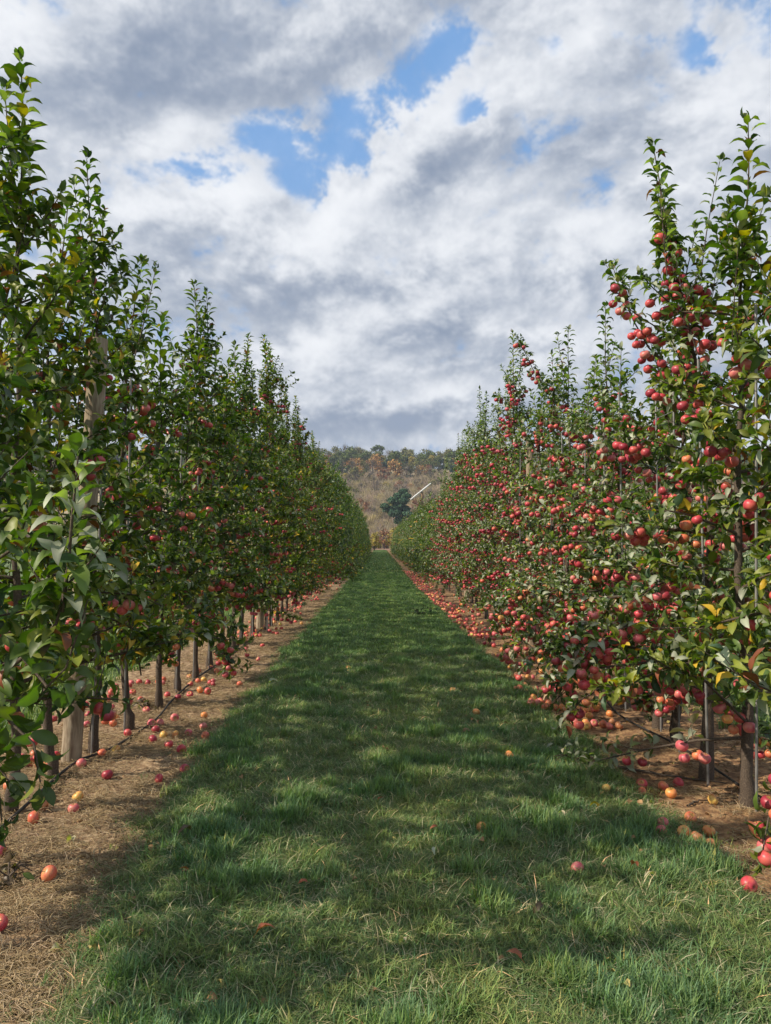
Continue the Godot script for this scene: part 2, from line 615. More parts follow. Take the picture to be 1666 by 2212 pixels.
# o: h, reach, fruit, mix, thick, base (lowest branch), seed, leader (own line of the trunk) or lean, skirt (droop of the low branches)
func grow(o: Dictionary) -> Dictionary:
	rng.seed = o.seed
	var out := {"limbs": [], "twigs": [], "leaves": [], "apples": [], "trunk": []}
	var h: float = o.h
	var mix: Array = o.mix
	var lz: float = o.get("leaf", 1.0)
	var leader: Array = o.get("leader", [])
	if leader.is_empty():
		var lean: Vector3 = o.get("lean", Vector3.ZERO)
		var wob := Vector3.ZERO
		for k in 15:
			var t := k / 14.0
			leader.append(Vector3(wob.x, -0.04 + t * (h - 0.7), wob.z) + lean * t * t)
			wob += Vector3(r(-0.022, 0.022), 0, r(-0.022, 0.022))
	var thickness := []
	for k in leader.size():
		var t: float = float(k) / (leader.size() - 1)
		thickness.append(lerpf(0.032, 0.007, pow(t, 0.8)) * o.get("stout", 1.0))
	out.trunk = [leader, thickness]
	var top: Vector3 = leader[-1]
	var up: Vector3 = (leader[-1] - leader[-2]).normalized()
	# the leader's own new wood
	var line := shoot_line(top, up, 0.80, 0.05, 6, 0.05)
	out.limbs.append([line, taper(7, 0.007, 0.003)])
	leafy_shoot(out, line, mix, 0.019, 0.17 * lz, 0.0)
	for k in 3:   # shorter shoots close by
		var at: Vector3 = leader[-1 - k] + Vector3(r(-0.05, 0.05), 0, r(-0.05, 0.05))
		var ln := shoot_line(at, up + Vector3(r(-0.4, 0.4), 0, r(-0.4, 0.4)), r(0.3, 0.6), 0.08, 5, 0.06)
		out.twigs.append([ln, taper(6, 0.005, 0.0025)])
		leafy_shoot(out, ln, mix, 0.021, 0.15 * lz)
	# branches
	var turn := r(0, TAU)
	var y: float = o.base
	while y < h - 0.75:
		var t: float = (y - o.base) / (h - o.base)
		var p := Vector3.ZERO
		for k in leader.size() - 1:
			if leader[k + 1].y >= y or k == leader.size() - 2:
				p = leader[k].lerp(leader[k + 1], clampf((y - leader[k].y) / maxf(leader[k + 1].y - leader[k].y, 0.01), 0, 1))
				break
		var d := Vector3(cos(turn), 0, sin(turn))
		var span: float = o.reach * lerpf(1.0, 0.24, pow(t, 0.95)) * r(0.7, 1.15) * lerpf(0.72, 1.0, absf(d.x))
		var pitch := deg_to_rad(lerpf(2.0, 48.0, t) + r(-14, 16))
		var dir := d * cos(pitch) + Vector3(0, sin(pitch), 0)
		var lift := lerpf(-0.07 * o.get("skirt", 1.0), 0.07, t) + r(-0.05, 0.07)
		limb(out, shoot_line(p, dir, span, lift, 6, 0.11), lerpf(0.013, 0.006, t), mix, o.fruit * lerpf(1.0, 0.45, t), o.thick, 0.12, 0.134 * lz)
		turn += 2.4 + r(-0.5, 0.5)
		y += r(0.075, 0.135)
	# upright shoots round the top and water sprouts
	for k in int(o.get("sprouts", 7)):
		var q := pow(rng.randf(), 0.7)
		var at: Vector3 = leader[clampi(int(q * leader.size()), 3, leader.size() - 1)] + Vector3(r(-0.28, 0.28), r(-0.1, 0.15), r(-0.3, 0.3)) * lerpf(1.3, 0.4, q)
		var ln := shoot_line(at, Vector3(r(-0.35, 0.35), 1, r(-0.35, 0.35)), r(0.35, 0.75), 0.05, 5, 0.06)
		out.twigs.append([ln, taper(6, 0.006, 0.0025)])
		leafy_shoot(out, ln, mix, 0.023, 0.138 * lz)
	for l in o.get("limbs", []):
		limb(out, l.line, l.get("rad", 0.011), l.get("mix", mix), l.get("fruit", o.fruit), l.get("thick", o.thick), l.get("from", 0.12), l.get("size", 0.134 * lz))
	for l in o.get("shoots", []):
		out.twigs.append([l.line, taper(l.line.size(), 0.006, 0.0025)])
		leafy_shoot(out, l.line, l.get("mix", mix), l.get("step", 0.028), l.get("size", 0.1), 0.05)
	return out


func apple_kind(roll: int, high: float) -> int:   # riper and darker high up, more orange below
	var k := roll + int(high * 8.0) - 10
	return 0 if k > 72 else 1 if k > 34 else 2 if k > 12 else 3 if k > -2 else 4 if k > -8 else 5


func trunk_mesh(line: Array, rads: Array, sides: int) -> ArrayMesh:
	var s := Shape.new()
	var pts := []
	var rr := []
	for k in line.size():
		pts.append(line[k])
		rr.append(rads[k])
		if k == 0:   # the swollen graft union just above the ground
			pts.append(line[0] + Vector3(0.004, 0.09, 0))
			rr.append(rads[0] * r(1.18, 1.34))
			pts.append(line[0] + Vector3(0.006, 0.17, 0.004))
			rr.append(rads[0] * r(1.06, 1.2))
			rr[0] = rads[0] * 1.14
	tube(s, pts, rr, sides, Color.WHITE, 0.16)
	return s.mesh()


# a tree whose branches, apples and largest leaves are parts of their own
func near_tree(o: Dictionary, at: Vector3, label: String, group: String) -> Node3D:
	var g := grow(o)
	var t := thing("apple_tree", label, "apple tree", at, group)
	part("trunk", trunk_mesh(g.trunk[0], g.trunk[1], 12), bark, t)
	for l in g.limbs:
		var s := Shape.new()
		tube(s, l[0], l[1], 6, Color.WHITE)
		part("branch", s.mesh(), bark, t)
	var tw := Shape.new()
	for l in g.twigs:
		tube(tw, l[0], l[1], 4, Color.WHITE)
	part("twigs", tw.mesh(), bark, t).set_meta("kind", "stuff")
	var fine: bool = at.length() < 7.5
	for a in g.apples:
		var b := Basis.from_euler(Vector3(r(-0.45, 0.45), r(0, TAU), r(-0.45, 0.45))).scaled(Vector3.ONE * a[1])
		var ap := part("apple", (apple_fine if fine else apple_coarse)[apple_kind(a[2], a[0].y)], apple_mat, t, Transform3D(b, a[0]))
		if fine:
			part("stem", apple_stem, apple_mat, ap)
	# the leaves that show largest: those nearest the lane and the camera
	var eye := Vector3(0, EYE, 0) - at
	var order := []
	for l in g.leaves:
		var p: Vector3 = l[0].origin
		order.append([p.distance_to(eye) - l[0].basis.x.length() * 6.0 + rng.randf() * 0.35, l])
	order.sort_custom(func(a, b): return a[0] < b[0])
	var singles: int = mini(o.get("singles", 280), order.size())
	for k in singles:
		var l: Array = order[k][1]
		part("leaf", leaf_mesh("hero" if at.length() < 6.0 else "near", l[1], l[2]), leaf_mat, t, l[0])
	var rest := Shape.new()
	bake_leaves(order.slice(singles).map(func(a): return a[1]), "near", rest)
	part("foliage", rest.mesh(), leaf_mat, t).set_meta("kind", "stuff")
	return t


# a tree built once for the rows further off; leaves joined, apples joined
func far_model(o: Dictionary, set_: String, coarse: bool) -> Dictionary:
	var g := grow(o)
	var wood := Shape.new()
	for l in g.limbs + ([] if coarse else g.twigs):
		tube(wood, l[0], l[1], 3 if coarse else 4, Color.WHITE)
	var leaves: Array = g.leaves
	if coarse:
		var few := []
		for k in range(0, leaves.size(), 3):
			few.append([(leaves[k][0] as Transform3D).scaled_local(Vector3.ONE * 1.6), leaves[k][1], leaves[k][2]])
		leaves = few
	var s := Shape.new()
	bake_leaves(leaves, set_, s)
	var fruit := Shape.new()
	var ball := apple_shape(1, 6, 4, false)
	for a in g.apples:
		var base := fruit.v.size()
		fruit.v.append_array(Transform3D(Basis().scaled(Vector3.ONE * a[1]), a[0]) * ball.v)
		fruit.n.append_array(ball.n)
		var c: Color = apple_reds[apple_kind(a[2], a[0].y)][0]
		for q in ball.v.size():
			fruit.c.append(c)
		for q in ball.i:
			fruit.i.append(base + q)
	return {"trunk": trunk_mesh(g.trunk[0], g.trunk[1], 5 if coarse else 8), "wood": wood.mesh(), "crown": s.mesh(), "fruit": fruit.mesh() if g.apples.size() else null}


func far_tree(m: Dictionary, at: Vector3, turn: float, size: float, label: String, group: String) -> Node3D:
	var t := thing("apple_tree", label, "apple tree", at, group)
	t.rotation.y = turn
	t.scale = Vector3.ONE * size
	part("trunk", m.trunk, bark, t)
	part("branches", m.wood, bark, t).set_meta("kind", "stuff")
	part("crown", m.crown, leaf_mat, t).set_meta("kind", "stuff")
	if m.fruit:
		part("apples", m.fruit, apple_mat, t).set_meta("kind", "stuff")
	return t


# ============================================================ ground

# edges of the mown grass: (distance, x)
const LEFT_EDGE := [Vector2(1.0, -1.06), Vector2(2.7, -1.10), Vector2(3.4, -1.165), Vector2(4.0, -1.21), Vector2(4.7, -1.27), Vector2(7.0, -1.30), Vector2(11.0, -1.29), Vector2(27.0, -1.22), Vector2(170.0, -1.10)]
const RIGHT_EDGE := [Vector2(1.0, 1.72), Vector2(3.4, 1.64), Vector2(4.85, 1.57), Vector2(7.8, 1.50), Vector2(12.5, 1.37), Vector2(27.0, 1.17), Vector2(170.0, 1.05)]
const LANE_END := 150.0
var bumps := FastNoiseLite.new()
var fine_bumps := FastNoiseLite.new()
var patches := FastNoiseLite.new()


func soil_height(x: float, z: float) -> float:
	return bumps.get_noise_2d(x, z) * 0.028 + fine_bumps.get_noise_2d(x, z) * 0.012 + 0.012 * exp(-pow((absf(x) - 2.15) / 0.35, 2.0))


func edge(side: int, d: float) -> float:
	var e := along(LEFT_EDGE if side < 0 else RIGHT_EDGE, d)
	return e + bumps.get_noise_2d(d * 1.6, side * 9.0) * 0.10 + fine_bumps.get_noise_2d(d * 0.5, side * 5.0) * 0.05


func rows_of_depth(near: float, far: float, grow_by: float, least: float) -> Array:
	var o := []
	var d := near
	while d < far:
		o.append(d)
		d += maxf(least, d * grow_by)
	o.append(far)
	return o


func make_ground() -> void:
	bumps.seed = 5
	bumps.frequency = 1.1
	bumps.fractal_octaves = 3
	fine_bumps.seed = 6
	fine_bumps.frequency = 9.0
	fine_bumps.fractal_octaves = 3
	patches.seed = 9
	patches.frequency = 0.9
	patches.fractal_octaves = 4
	var turf := grain(0.02, [[0.0, 0.062, 0.100, 0.032], [0.45, 0.090, 0.140, 0.046], [0.7, 0.122, 0.165, 0.060], [1.0, 0.165, 0.17, 0.080]], Vector3.ONE * 0.8, 0.95, 0.8, 0.05, 512, 3)
	var g := Shape.new()
	for p in [Vector3(-900, -0.03, 60), Vector3(900, -0.03, 60), Vector3(900, -0.03, -1500), Vector3(-900, -0.03, -1500)]:
		g.v.append(p)
		g.n.append(Vector3.UP)
	g.quad(0, 3, 2, 1)
	tag(part("ground", g.mesh(), turf, self), "green grassy ground between and beyond the orchard rows", "ground", "", "structure")
	var earth := [
		grain(0.011, [[0.0, 0.085, 0.050, 0.026], [0.38, 0.20, 0.125, 0.068], [0.55, 0.31, 0.21, 0.12], [0.72, 0.42, 0.31, 0.19], [1.0, 0.50, 0.39, 0.25]], Vector3.ONE * 1.1, 0.95, 1.2, 0.04, 1024, 21),
		grain(0.011, [[0.0, 0.085, 0.042, 0.020], [0.38, 0.20, 0.108, 0.050], [0.55, 0.30, 0.175, 0.083], [0.75, 0.40, 0.255, 0.125], [1.0, 0.48, 0.34, 0.19]], Vector3.ONE * 1.1, 0.95, 1.2, 0.04, 1024, 33)]
	for side in [-1, 1]:
		var s := Shape.new()
		var depths := rows_of_depth(-3.0, LANE_END, 0.012, 0.045)
		var n := 48
		for d in depths:
			for k in n + 1:
				var x: float = side * lerpf(0.85, 3.15, float(k) / n)
				var fall := smoothstep(3.15, 2.95, absf(x))
				s.v.append(Vector3(x, soil_height(x, -d) * fall - 0.035 * (1.0 - fall), -d))
		for j in depths.size() - 1:
			for k in n:
				var a := j * (n + 1) + k
				if side > 0:
					s.quad(a, a + n + 1, a + n + 2, a + 1)
				else:
					s.quad(a, a + 1, a + n + 2, a + n + 1)
		s.smooth()
		tag(part("soil_strip", s.mesh(), earth[0 if side < 0 else 1], self), "bare straw-covered soil strip under the left row of trees" if side < 0 else "bare orange-brown soil strip under the right row of trees", "soil", "", "structure")
	# the mown lane
	var s := Shape.new()
	var ds := rows_of_depth(-3.0, LANE_END, 0.014, 0.05)
	for d in ds:
		for k in 17:
			var x := lerpf(edge(-1, d), edge(1, d), k / 16.0)
			var rim := minf(k, 16 - k) / 2.0
			s.v.append(Vector3(x, -0.02 + 0.052 * clampf(rim, 0, 1) + bumps.get_noise_2d(x * 0.8, d * 0.8) * 0.02, -d))
	for j in ds.size() - 1:
		for k in 16:
			var a := j * 17 + k
			s.quad(a, a + 17, a + 18, a + 1)
	s.smooth()
	tag(part("grass_lane", s.mesh(), turf, self), "long mown grass lane running between the two rows", "lane", "", "structure")


# ============================================================ grass

func tuft(blades: int, spread: float, low: float, high: float, wide: float, lay: float, cols: Array) -> ArrayMesh:
	var s := Shape.new()
	for b in blades:
		var root := Vector3(r(-1, 1), 0, r(-1, 1)) * spread
		var a := r(0, TAU)
		var lean := Vector3(cos(a), 0, sin(a))
		var side := Vector3(-sin(a), 0, cos(a)) * wide * r(0.7, 1.25)
		var h := r(low, high)
		var l := lay * r(0.3, 1.3)
		var c: Color = cols[rng.randi_range(0, cols.size() - 1)]
		var j := r(0.5, 1.5)
		c = Color(c.r * j, c.g * j, c.b * j)
		var base := s.v.size()
		for k in 4:
			var t := k / 3.0
			var p := root + Vector3(0, h * (t - 0.38 * l * t * t * t), 0) + lean * h * l * t * t * 0.9
			var w: float = [1.0, 0.85, 0.55][k] if k < 3 else 0.0
			if k < 3:
				s.v.append(p - side * w)
				s.v.append(p + side * w)
			else:
				s.v.append(p)
		for k in 2:
			s.quad(base + k * 2, base + k * 2 + 2, base + k * 2 + 3, base + k * 2 + 1)
		s.i.append_array(PackedInt32Array([base + 4, base + 6, base + 5]))
		for k in 7:
			s.c.append(c)
	s.smooth()
	return s.mesh()


func make_grass() -> void:
	rng.seed = 77
	var mat := paint(0.55, 0.4)
	mat.backlight_enabled = true
	mat.backlight = Color(0.62, 0.80, 0.24)
	var greens := [Color(0.135, 0.221, 0.078), Color(0.105, 0.196, 0.086), Color(0.192, 0.276, 0.098), Color(0.132, 0.224, 0.109), Color(0.263, 0.323, 0.135), Color(0.149, 0.234, 0.086), Color(0.412, 0.375, 0.239)]
	var forms := [tuft(16, 0.035, 0.05, 0.12, 0.0024, 0.85, greens), tuft(16, 0.04, 0.05, 0.13, 0.0021, 1.2, greens), tuft(14, 0.035, 0.06, 0.145, 0.0027, 0.7, greens.slice(0, 4))]
	var wide := tuft(14, 0.06, 0.06, 0.13, 0.0042, 0.8, greens)
	var far := tuft(12, 0.16, 0.06, 0.14, 0.012, 0.7, greens)
	var at := [[], [], [], [], []]
	var col := [[], [], [], [], []]
	var lane := thing("lane_grass", "mown green grass with drier pale tufts filling the lane between the rows", "grass", Vector3.ZERO, "", "stuff")
	# [near, far, per square metre, form: -1 any of the fine ones]
	for band in [[1.7, 3.6, 2300, -1], [3.6, 6.0, 1900, -1], [6.0, 10.0, 1250, -1], [10.0, 18.0, 620, 3], [18.0, 36.0, 330, 3], [36.0, 70.0, 60, 4], [70.0, LANE_END, 26, 4]]:
		var count := int((band[1] - band[0]) * 3.3 * band[2])
		for q in count:
			var d := r(band[0], band[1])
			var x := r(-1.55, 1.95)
			if absf(x) > d * 0.62 + 0.25:
				continue
			var inside: float = minf(x - edge(-1, d), edge(1, d) - x)
			if inside < 0.0 and rng.randf() > exp(inside * 22.0) * 0.6:
				continue
			var m: float = patches.get_noise_2d(x * 1.3, d * 1.3)
			var fine := patches.get_noise_2d(x * 5.0 + 50.0, d * 5.0)
			var form: int = band[3] if band[3] >= 0 else (2 if m + fine * 0.6 > 0.34 else 1 if rng.randf() < 0.5 + fine else 0)
			var size := (0.82 + 0.24 * m + 0.40 * fine) * r(0.75, 1.25) * (1.0 if inside > 0.0 else 0.75)
			var y := 0.03 + bumps.get_noise_2d(x * 0.8, d * 0.8) * 0.02 if inside > 0.1 else 0.0
			var b := Basis.from_euler(Vector3(r(-0.25, 0.25), r(0, TAU), r(-0.25, 0.25))).scaled(Vector3(1, clampf(size * 0.86, 0.42, 1.25), 1))
			at[form].append(Transform3D(b, Vector3(x, y, -d)))
			# dry, yellowish and bluish patches
			var tone := Color(1, 1, 1).lerp(Color(1.35, 1.18, 0.95), clampf(fine * 1.5 + 0.6 * exp(-pow((x - 0.2) / 0.32, 2.0)), 0, 1)).lerp(Color(0.85, 0.93, 1.05), clampf(m * 1.4, 0, 1))
			tone = tone * r(0.75, 1.3)
			if rng.randf() < 0.035:
				tone = Color(2.4, 1.6, 1.4)
			col[form].append(tone)
	for k in 3:
		copies("tufts", forms[k], mat, lane, at[k], col[k])
	copies("tufts", wide, mat, lane, at[3], col[3])
	copies("tufts", far, mat, lane, at[4], col[4])
	# the lanes on the far sides of both rows, seen under the branches
	for side in [-1, 1]:
		var o := thing("side_grass", "green grass of the next lane glimpsed under the left trees" if side < 0 else "green grass of the next lane glimpsed under the right trees", "grass", Vector3.ZERO, "", "stuff")
		var xs := []
		var cs := []
		for q in 5200:
			var d := 3.0 + pow(rng.randf(), 1.6) * 32.0
			xs.append(Transform3D(Basis.from_euler(Vector3(r(-0.2, 0.2), r(0, TAU), 0)).scaled(Vector3.ONE * r(0.8, 1.4)), Vector3(side * r(2.92, 5.8), -0.03, -d)))
			cs.append(Color(1, 1, 1).lerp(Color(1.5, 1.2, 1.0), rng.randf()))
		copies("tufts", wide, mat, o, xs, cs)
	# straw and dead grass lying on the soil
	var straws := [Color(0.40, 0.31, 0.18), Color(0.50, 0.41, 0.27), Color(0.30, 0.22, 0.12), Color(0.44, 0.36, 0.24)]
	var dry := paint(0.7, 0.3)
	var lying := Shape.new()
	for q in 14:
		var a := r(0, TAU)
		var p := Vector3(r(-0.07, 0.07), r(0.0, 0.012), r(-0.07, 0.07))
		var e := p + Vector3(cos(a) * r(0.03, 0.09), r(-0.004, 0.012), sin(a) * r(0.03, 0.09))
		var m := (p + e) * 0.5 + Vector3(r(-0.01, 0.01), 0.008, r(-0.01, 0.01))
		tube(lying, [p, m, e], [0.0011, 0.0013, 0.0007], 3, straws[q % 4])
	var tufted := tuft(12, 0.03, 0.03, 0.08, 0.0013, 1.2, straws)
	for side in [-1, 1]:
		var o := thing("dry_straw", "pale dry straw and dead grass strewn over the left soil strip" if side < 0 else "sparse dry straw strewn over the right soil strip", "straw", Vector3.ZERO, "", "stuff")
		var a := [[], []]
		var c := [[], []]
		for q in (9000 if side < 0 else 4200):
			var d := 2.3 + pow(rng.randf(), 2.0) * 22.0
			var e := edge(side, d)
			var x: float = e + side * (pow(rng.randf(), 1.5) * 1.5 - 0.08)
			var dense := patches.get_noise_2d(x * 1.7 + 20.0, d * 1.7) + (0.25 if side < 0 else -0.1)
			if rng.randf() > clampf(0.45 + dense * 1.9, 0.04, 1.0):
				continue
			var k := 1 if rng.randf() < 0.16 else 0
			a[k].append(Transform3D(Basis.from_euler(Vector3(r(-0.1, 0.1), r(0, TAU), r(-0.1, 0.1))).scaled(Vector3.ONE * r(0.7, 1.3)), Vector3(x, soil_height(x, -d) + 0.002, -d)))
			var j := r(0.6, 1.15)
			c[k].append(Color(j, j * r(0.92, 1.0), j * r(0.85, 1.0)))
		copies("stems", lying.mesh(), dry, o, a[0], c[0])
		copies("stubble", tufted, dry, o, a[1], c[1])
	# clods, crumbs and shrivelled leaf bits
	var clod := Shape.new()
	var ball := SphereMesh.new()
	ball.radial_segments = 7
	ball.rings = 4
	ball.radius = 1.0
	ball.height = 1.5
	var arr := ball.get_mesh_arrays()
	clod.v = arr[Mesh.ARRAY_VERTEX]
	for k in clod.v.size():
		var f := 1.0 + bumps.get_noise_3dv(clod.v[k] * 2.0) * 0.9
		clod.v[k] *= f
	clod.i = arr[Mesh.ARRAY_INDEX]
	clod.smooth()
	var crumb := paint(0.95, 0.2)
	var cs := []
	var cc := []
	var ls := []
	var lc := []
	for q in 5200:
		var side := -1 if q % 2 == 0 else 1
		var d := 2.3 + pow(rng.randf(), 1.8) * 15.0
		var x: float = edge(side, d) + side * r(0.02, 1.5)
		var y := soil_height(x, -d)
		if q % 4 < 3:
			var z := 0.003 + pow(rng.randf(), 3.0) * 0.013
			cs.append(Transform3D(Basis.from_euler(Vector3(0, r(0, TAU), 0)).scaled(Vector3(r(0.8, 1.4), 0.8, r(0.8, 1.4)) * z), Vector3(x, y, -d)))
			var j := r(0.6, 1.25)
			cc.append(Color(0.27 * j, 0.165 * j, 0.085 * j))
		else:
			ls.append(Transform3D(Basis.from_euler(Vector3(r(-0.5, 0.5), r(0, TAU), r(-0.5, 0.5))).scaled(Vector3.ONE * r(0.03, 0.065)), Vector3(x, y + 0.006, -d)))
			var j := r(0.5, 1.3)
			lc.append(Color(0.30 * j, 0.19 * j, 0.10 * j) if rng.randf() < 0.7 else Color(0.38 * j, 0.31 * j, 0.12 * j))
	var litter := thing("soil_litter", "small clods and withered leaf scraps scattered over both soil strips", "litter", Vector3.ZERO, "", "stuff")
	copies("clods", clod.mesh(), crumb, litter, cs, cc)
	var scrap := Shape.new()
	var d0: Dictionary = leaf_shape(4, 1.9, 0.8, 0.04, 0.25, false)
	scrap.v = d0.v
	scrap.n = d0.n
	scrap.i = d0.i
	for k in d0.v.size():
		scrap.c.append(Color.WHITE)
	copies("scraps", scrap.mesh(), crumb, litter, ls, lc)
	var lane_litter := thing("lane_leaf_litter", "small withered leaf scraps caught in the lane grass", "leaf litter", Vector3.ZERO, "", "stuff")
	var gs := []
	for q in 260:
		var d := 2.4 + pow(rng.randf(), 1.5) * 12.0
		gs.append(Transform3D(Basis.from_euler(Vector3(r(-0.6, 0.6), r(0, TAU), r(-0.6, 0.6))).scaled(Vector3.ONE * r(0.03, 0.06)), Vector3(r(edge(-1, d), edge(1, d)), r(0.05, 0.085), -d)))
	copies("scraps", scrap.mesh(), crumb, lane_litter, gs, lc.slice(0, 260))


# ============================================================ posts, stakes, wires, hoses

const ORD := ["first", "second", "third", "fourth", "fifth", "sixth", "seventh", "eighth", "ninth", "tenth", "eleventh", "twelfth", "thirteenth", "fourteenth", "fifteenth", "sixteenth", "seventeenth", "eighteenth", "nineteenth", "twentieth"]


func nth(k: int) -> String:
	var tens: String = ["", "", "twent", "thirt", "fort"][k / 10]
	return ORD[k - 1] if k <= 20 else tens + "ieth" if k % 10 == 0 else "%sy-%s" % [tens, ORD[k % 10 - 1]]


func make_trellis(left: Array, right: Array) -> void:
	rng.seed = 313
	var timber := grain(0.012, [[0.0, 0.12, 0.085, 0.055], [0.45, 0.26, 0.20, 0.135], [0.6, 0.33, 0.27, 0.19], [1.0, 0.44, 0.37, 0.27]], Vector3(6, 0.6, 6), 0.85, 0.8, 0.02, 512, 61)
	var zinc := grain(0.02, [[0.0, 0.16, 0.155, 0.145], [0.5, 0.27, 0.265, 0.255], [1.0, 0.38, 0.375, 0.365]], Vector3(3, 1, 3), 0.55, 0.0, 0.02, 256, 62)
	zinc.metallic = 0.5
	var k := 0
	for p in [[-2.17, 5.26, 0.15, 3.0], [-2.12, 13.1, 0.03, 3.1], [-2.12, 21.2, -0.02, 3.1], [-2.12, 29.3, 0.04, 3.1], [2.28, 11.2, 0.0, 3.1], [2.25, 19.4, 0.03, 3.1], [2.25, 27.6, 0.0, 3.1]]:
		var s := Shape.new()
		var rad := 0.066
		var pts := []
		var rr := []
		for q in 9:
			var t := q / 8.0
			pts.append(Vector3(p[2] * t, -0.1 + (p[3] + 0.1) * t, r(-0.004, 0.004)))
			rr.append(rad * r(0.97, 1.03) * lerpf(1.04, 0.94, t))
		pts.append(pts[-1] + Vector3(0, 0.008, 0))
		rr.append(rad * 0.85)
		tube(s, pts, rr, 14, Color.WHITE, 0.03)
		var label: String = ["weathered wooden trellis post among the nearest left trees", "pale wooden post in the left row, next after the nearest one", "third wooden trellis post down the left row", "fourth wooden trellis post down the left row", "nearest wooden trellis post in the right row", "second wooden trellis post down the right row", "third wooden trellis post down the right row"][k]
		var o := thing("trellis_post", label, "post", Vector3(p[0], 0, -p[1]), "wooden trellis posts")
		var pole := part("pole", s.mesh(), timber, o)
		for w in 3:   # staples that hold the wires
			var st := Shape.new()
			var y: float = [1.0, 1.75, 2.5][w]
			var c := Vector3(p[2] * y / p[3] - signf(p[0]) * rad * 1.0, y, 0)
			tube(st, [c + Vector3(0, -0.014, 0), c + Vector3(-signf(p[0]) * 0.008, 0, 0), c + Vector3(0, 0.014, 0)], [0.002, 0.002, 0.002], 5, Color.WHITE)
			part("staple", st.mesh(), zinc, pole)
		k += 1
	# a thin metal stake beside each of the nearer trees
	for side in [-1, 1]:
		var n := 0
		for t in (left if side < 0 else right):
			if t.z < -15.0 or t.z > -4.0 or (side < 0 and int(-t.z * 10.0) % 2 == 0):
				continue
			var s := Shape.new()
			var lean := Vector3(r(-0.05, 0.05), 0, r(-0.05, 0.05))
			tube(s, [Vector3(0, -0.1, 0), lean * 0.5 + Vector3(0, 1.4, 0), lean + Vector3(0, 2.75 + r(-0.1, 0.25), 0)], [0.008, 0.008, 0.008], 8, Color.WHITE)
			var o := thing("tree_stake", "thin grey metal stake beside the %s of the %s staked trunks in view" % [ORD[n], "left" if side < 0 else "right"], "stake", t + Vector3(-side * 0.02 + r(-0.02, 0.02), 0, 0.11), "metal stakes beside the trees")
			var rod := part("rod", s.mesh(), zinc, o)
			var cl := Shape.new()   # the clip that ties the trunk
			var y := r(0.95, 1.15)
			tube(cl, [Vector3(0.012, y, 0.012), Vector3(0.0, y + 0.004, -0.06), Vector3(-0.03, y, -0.15), Vector3(-0.012, y, 0.012)], [0.003, 0.003, 0.003, 0.003], 5, Color.WHITE)
			part("clip", cl.mesh(), zinc, rod)
			n += 1
	var steel := paint(0.5, 0.5)
	for side in [-1, 1]:
		for w in 3:
			var y: float = [1.0, 1.75, 2.5][w]
			var s := Shape.new()
			var pts := []
			for q in 25:
				pts.append(Vector3(side * 2.10 + r(-0.006, 0.006), y - 0.02 * sin(q * PI / 2.0) + r(-0.006, 0.006), 1.0 - q * 4.05))
			tube(s, pts, taper(25, 0.0026, 0.0026), 4, Color(0.16, 0.16, 0.165))
			var o := part("trellis_wire", s.mesh(), steel, self)
			tag(o, "%s trellis wire stretched along the %s row" % [["lowest", "middle", "topmost"][w], "left" if side < 0 else "right"], "wire", "trellis wires")
	# black irrigation hoses
	var rubber := paint(0.6, 0.4)
	for side in [-1, 1]:
		var pts := []
		var line := [Vector2(-1.9, 2.6), Vector2(-1.985, 3.6), Vector2(-2.02, 4.2), Vector2(-2.08, 5.1), Vector2(-2.0, 5.6), Vector2(-1.93, 6.4), Vector2(-2.0, 7.2), Vector2(-2.06, 8.5), Vector2(-2.0, 10.5), Vector2(-2.08, 14.0), Vector2(-2.05, 30.0)] if side < 0 else [Vector2(2.16, 2.8), Vector2(2.25, 4.2), Vector2(2.26, 4.7), Vector2(2.2, 5.5), Vector2(2.12, 6.6), Vector2(2.24, 8.0), Vector2(2.2, 11.0), Vector2(2.25, 30.0)]
		for p in line:
			pts.append(Vector3(p.x, maxf(soil_height(p.x, -p.y), 0.0) + 0.016 + r(0.0, 0.012), -p.y))
		var curve := Curve3D.new()
		for q in pts.size():
			var tan_: Vector3 = (pts[mini(q + 1, pts.size() - 1)] - pts[maxi(q - 1, 0)]) * 0.16
			curve.add_point(pts[q], -tan_, tan_)
		var s := Shape.new()
		var baked := []
		for q in 120:
			baked.append(curve.sample_baked(curve.get_baked_length() * pow(q / 119.0, 1.5)))
		tube(s, baked, taper(120, 0.0095 if side < 0 else 0.008, 0.0095 if side < 0 else 0.008), 8, Color(0.030, 0.029, 0.028))
		tag(part("irrigation_hose", s.mesh(), rubber, self), "black irrigation hose lying along the foot of the %s row" % ("left" if side < 0 else "right"), "hose")


# ============================================================ fallen fruit, leaves, twigs

func drop_apple(x: float, z: float, kind: int, rad: float, label: String, group: String, fine: bool) -> void:
	var y := soil_height(x, z) if x < edge(-1, -z) or x > edge(1, -z) else 0.035
	var o := thing("fallen_apple", label, "apple", Vector3(x, y + rad * 0.84, z), group)
	var b := Basis.from_euler(Vector3(r(-1.9, 1.9), r(0, TAU), r(-0.9, 0.9))).scaled(Vector3.ONE * rad)
	var flesh := part("flesh", apple_fine[kind] if fine else apple_coarse[kind], apple_mat, o, Transform3D(b, Vector3.ZERO))
	if fine:
		part("stem", apple_stem, apple_mat, flesh)


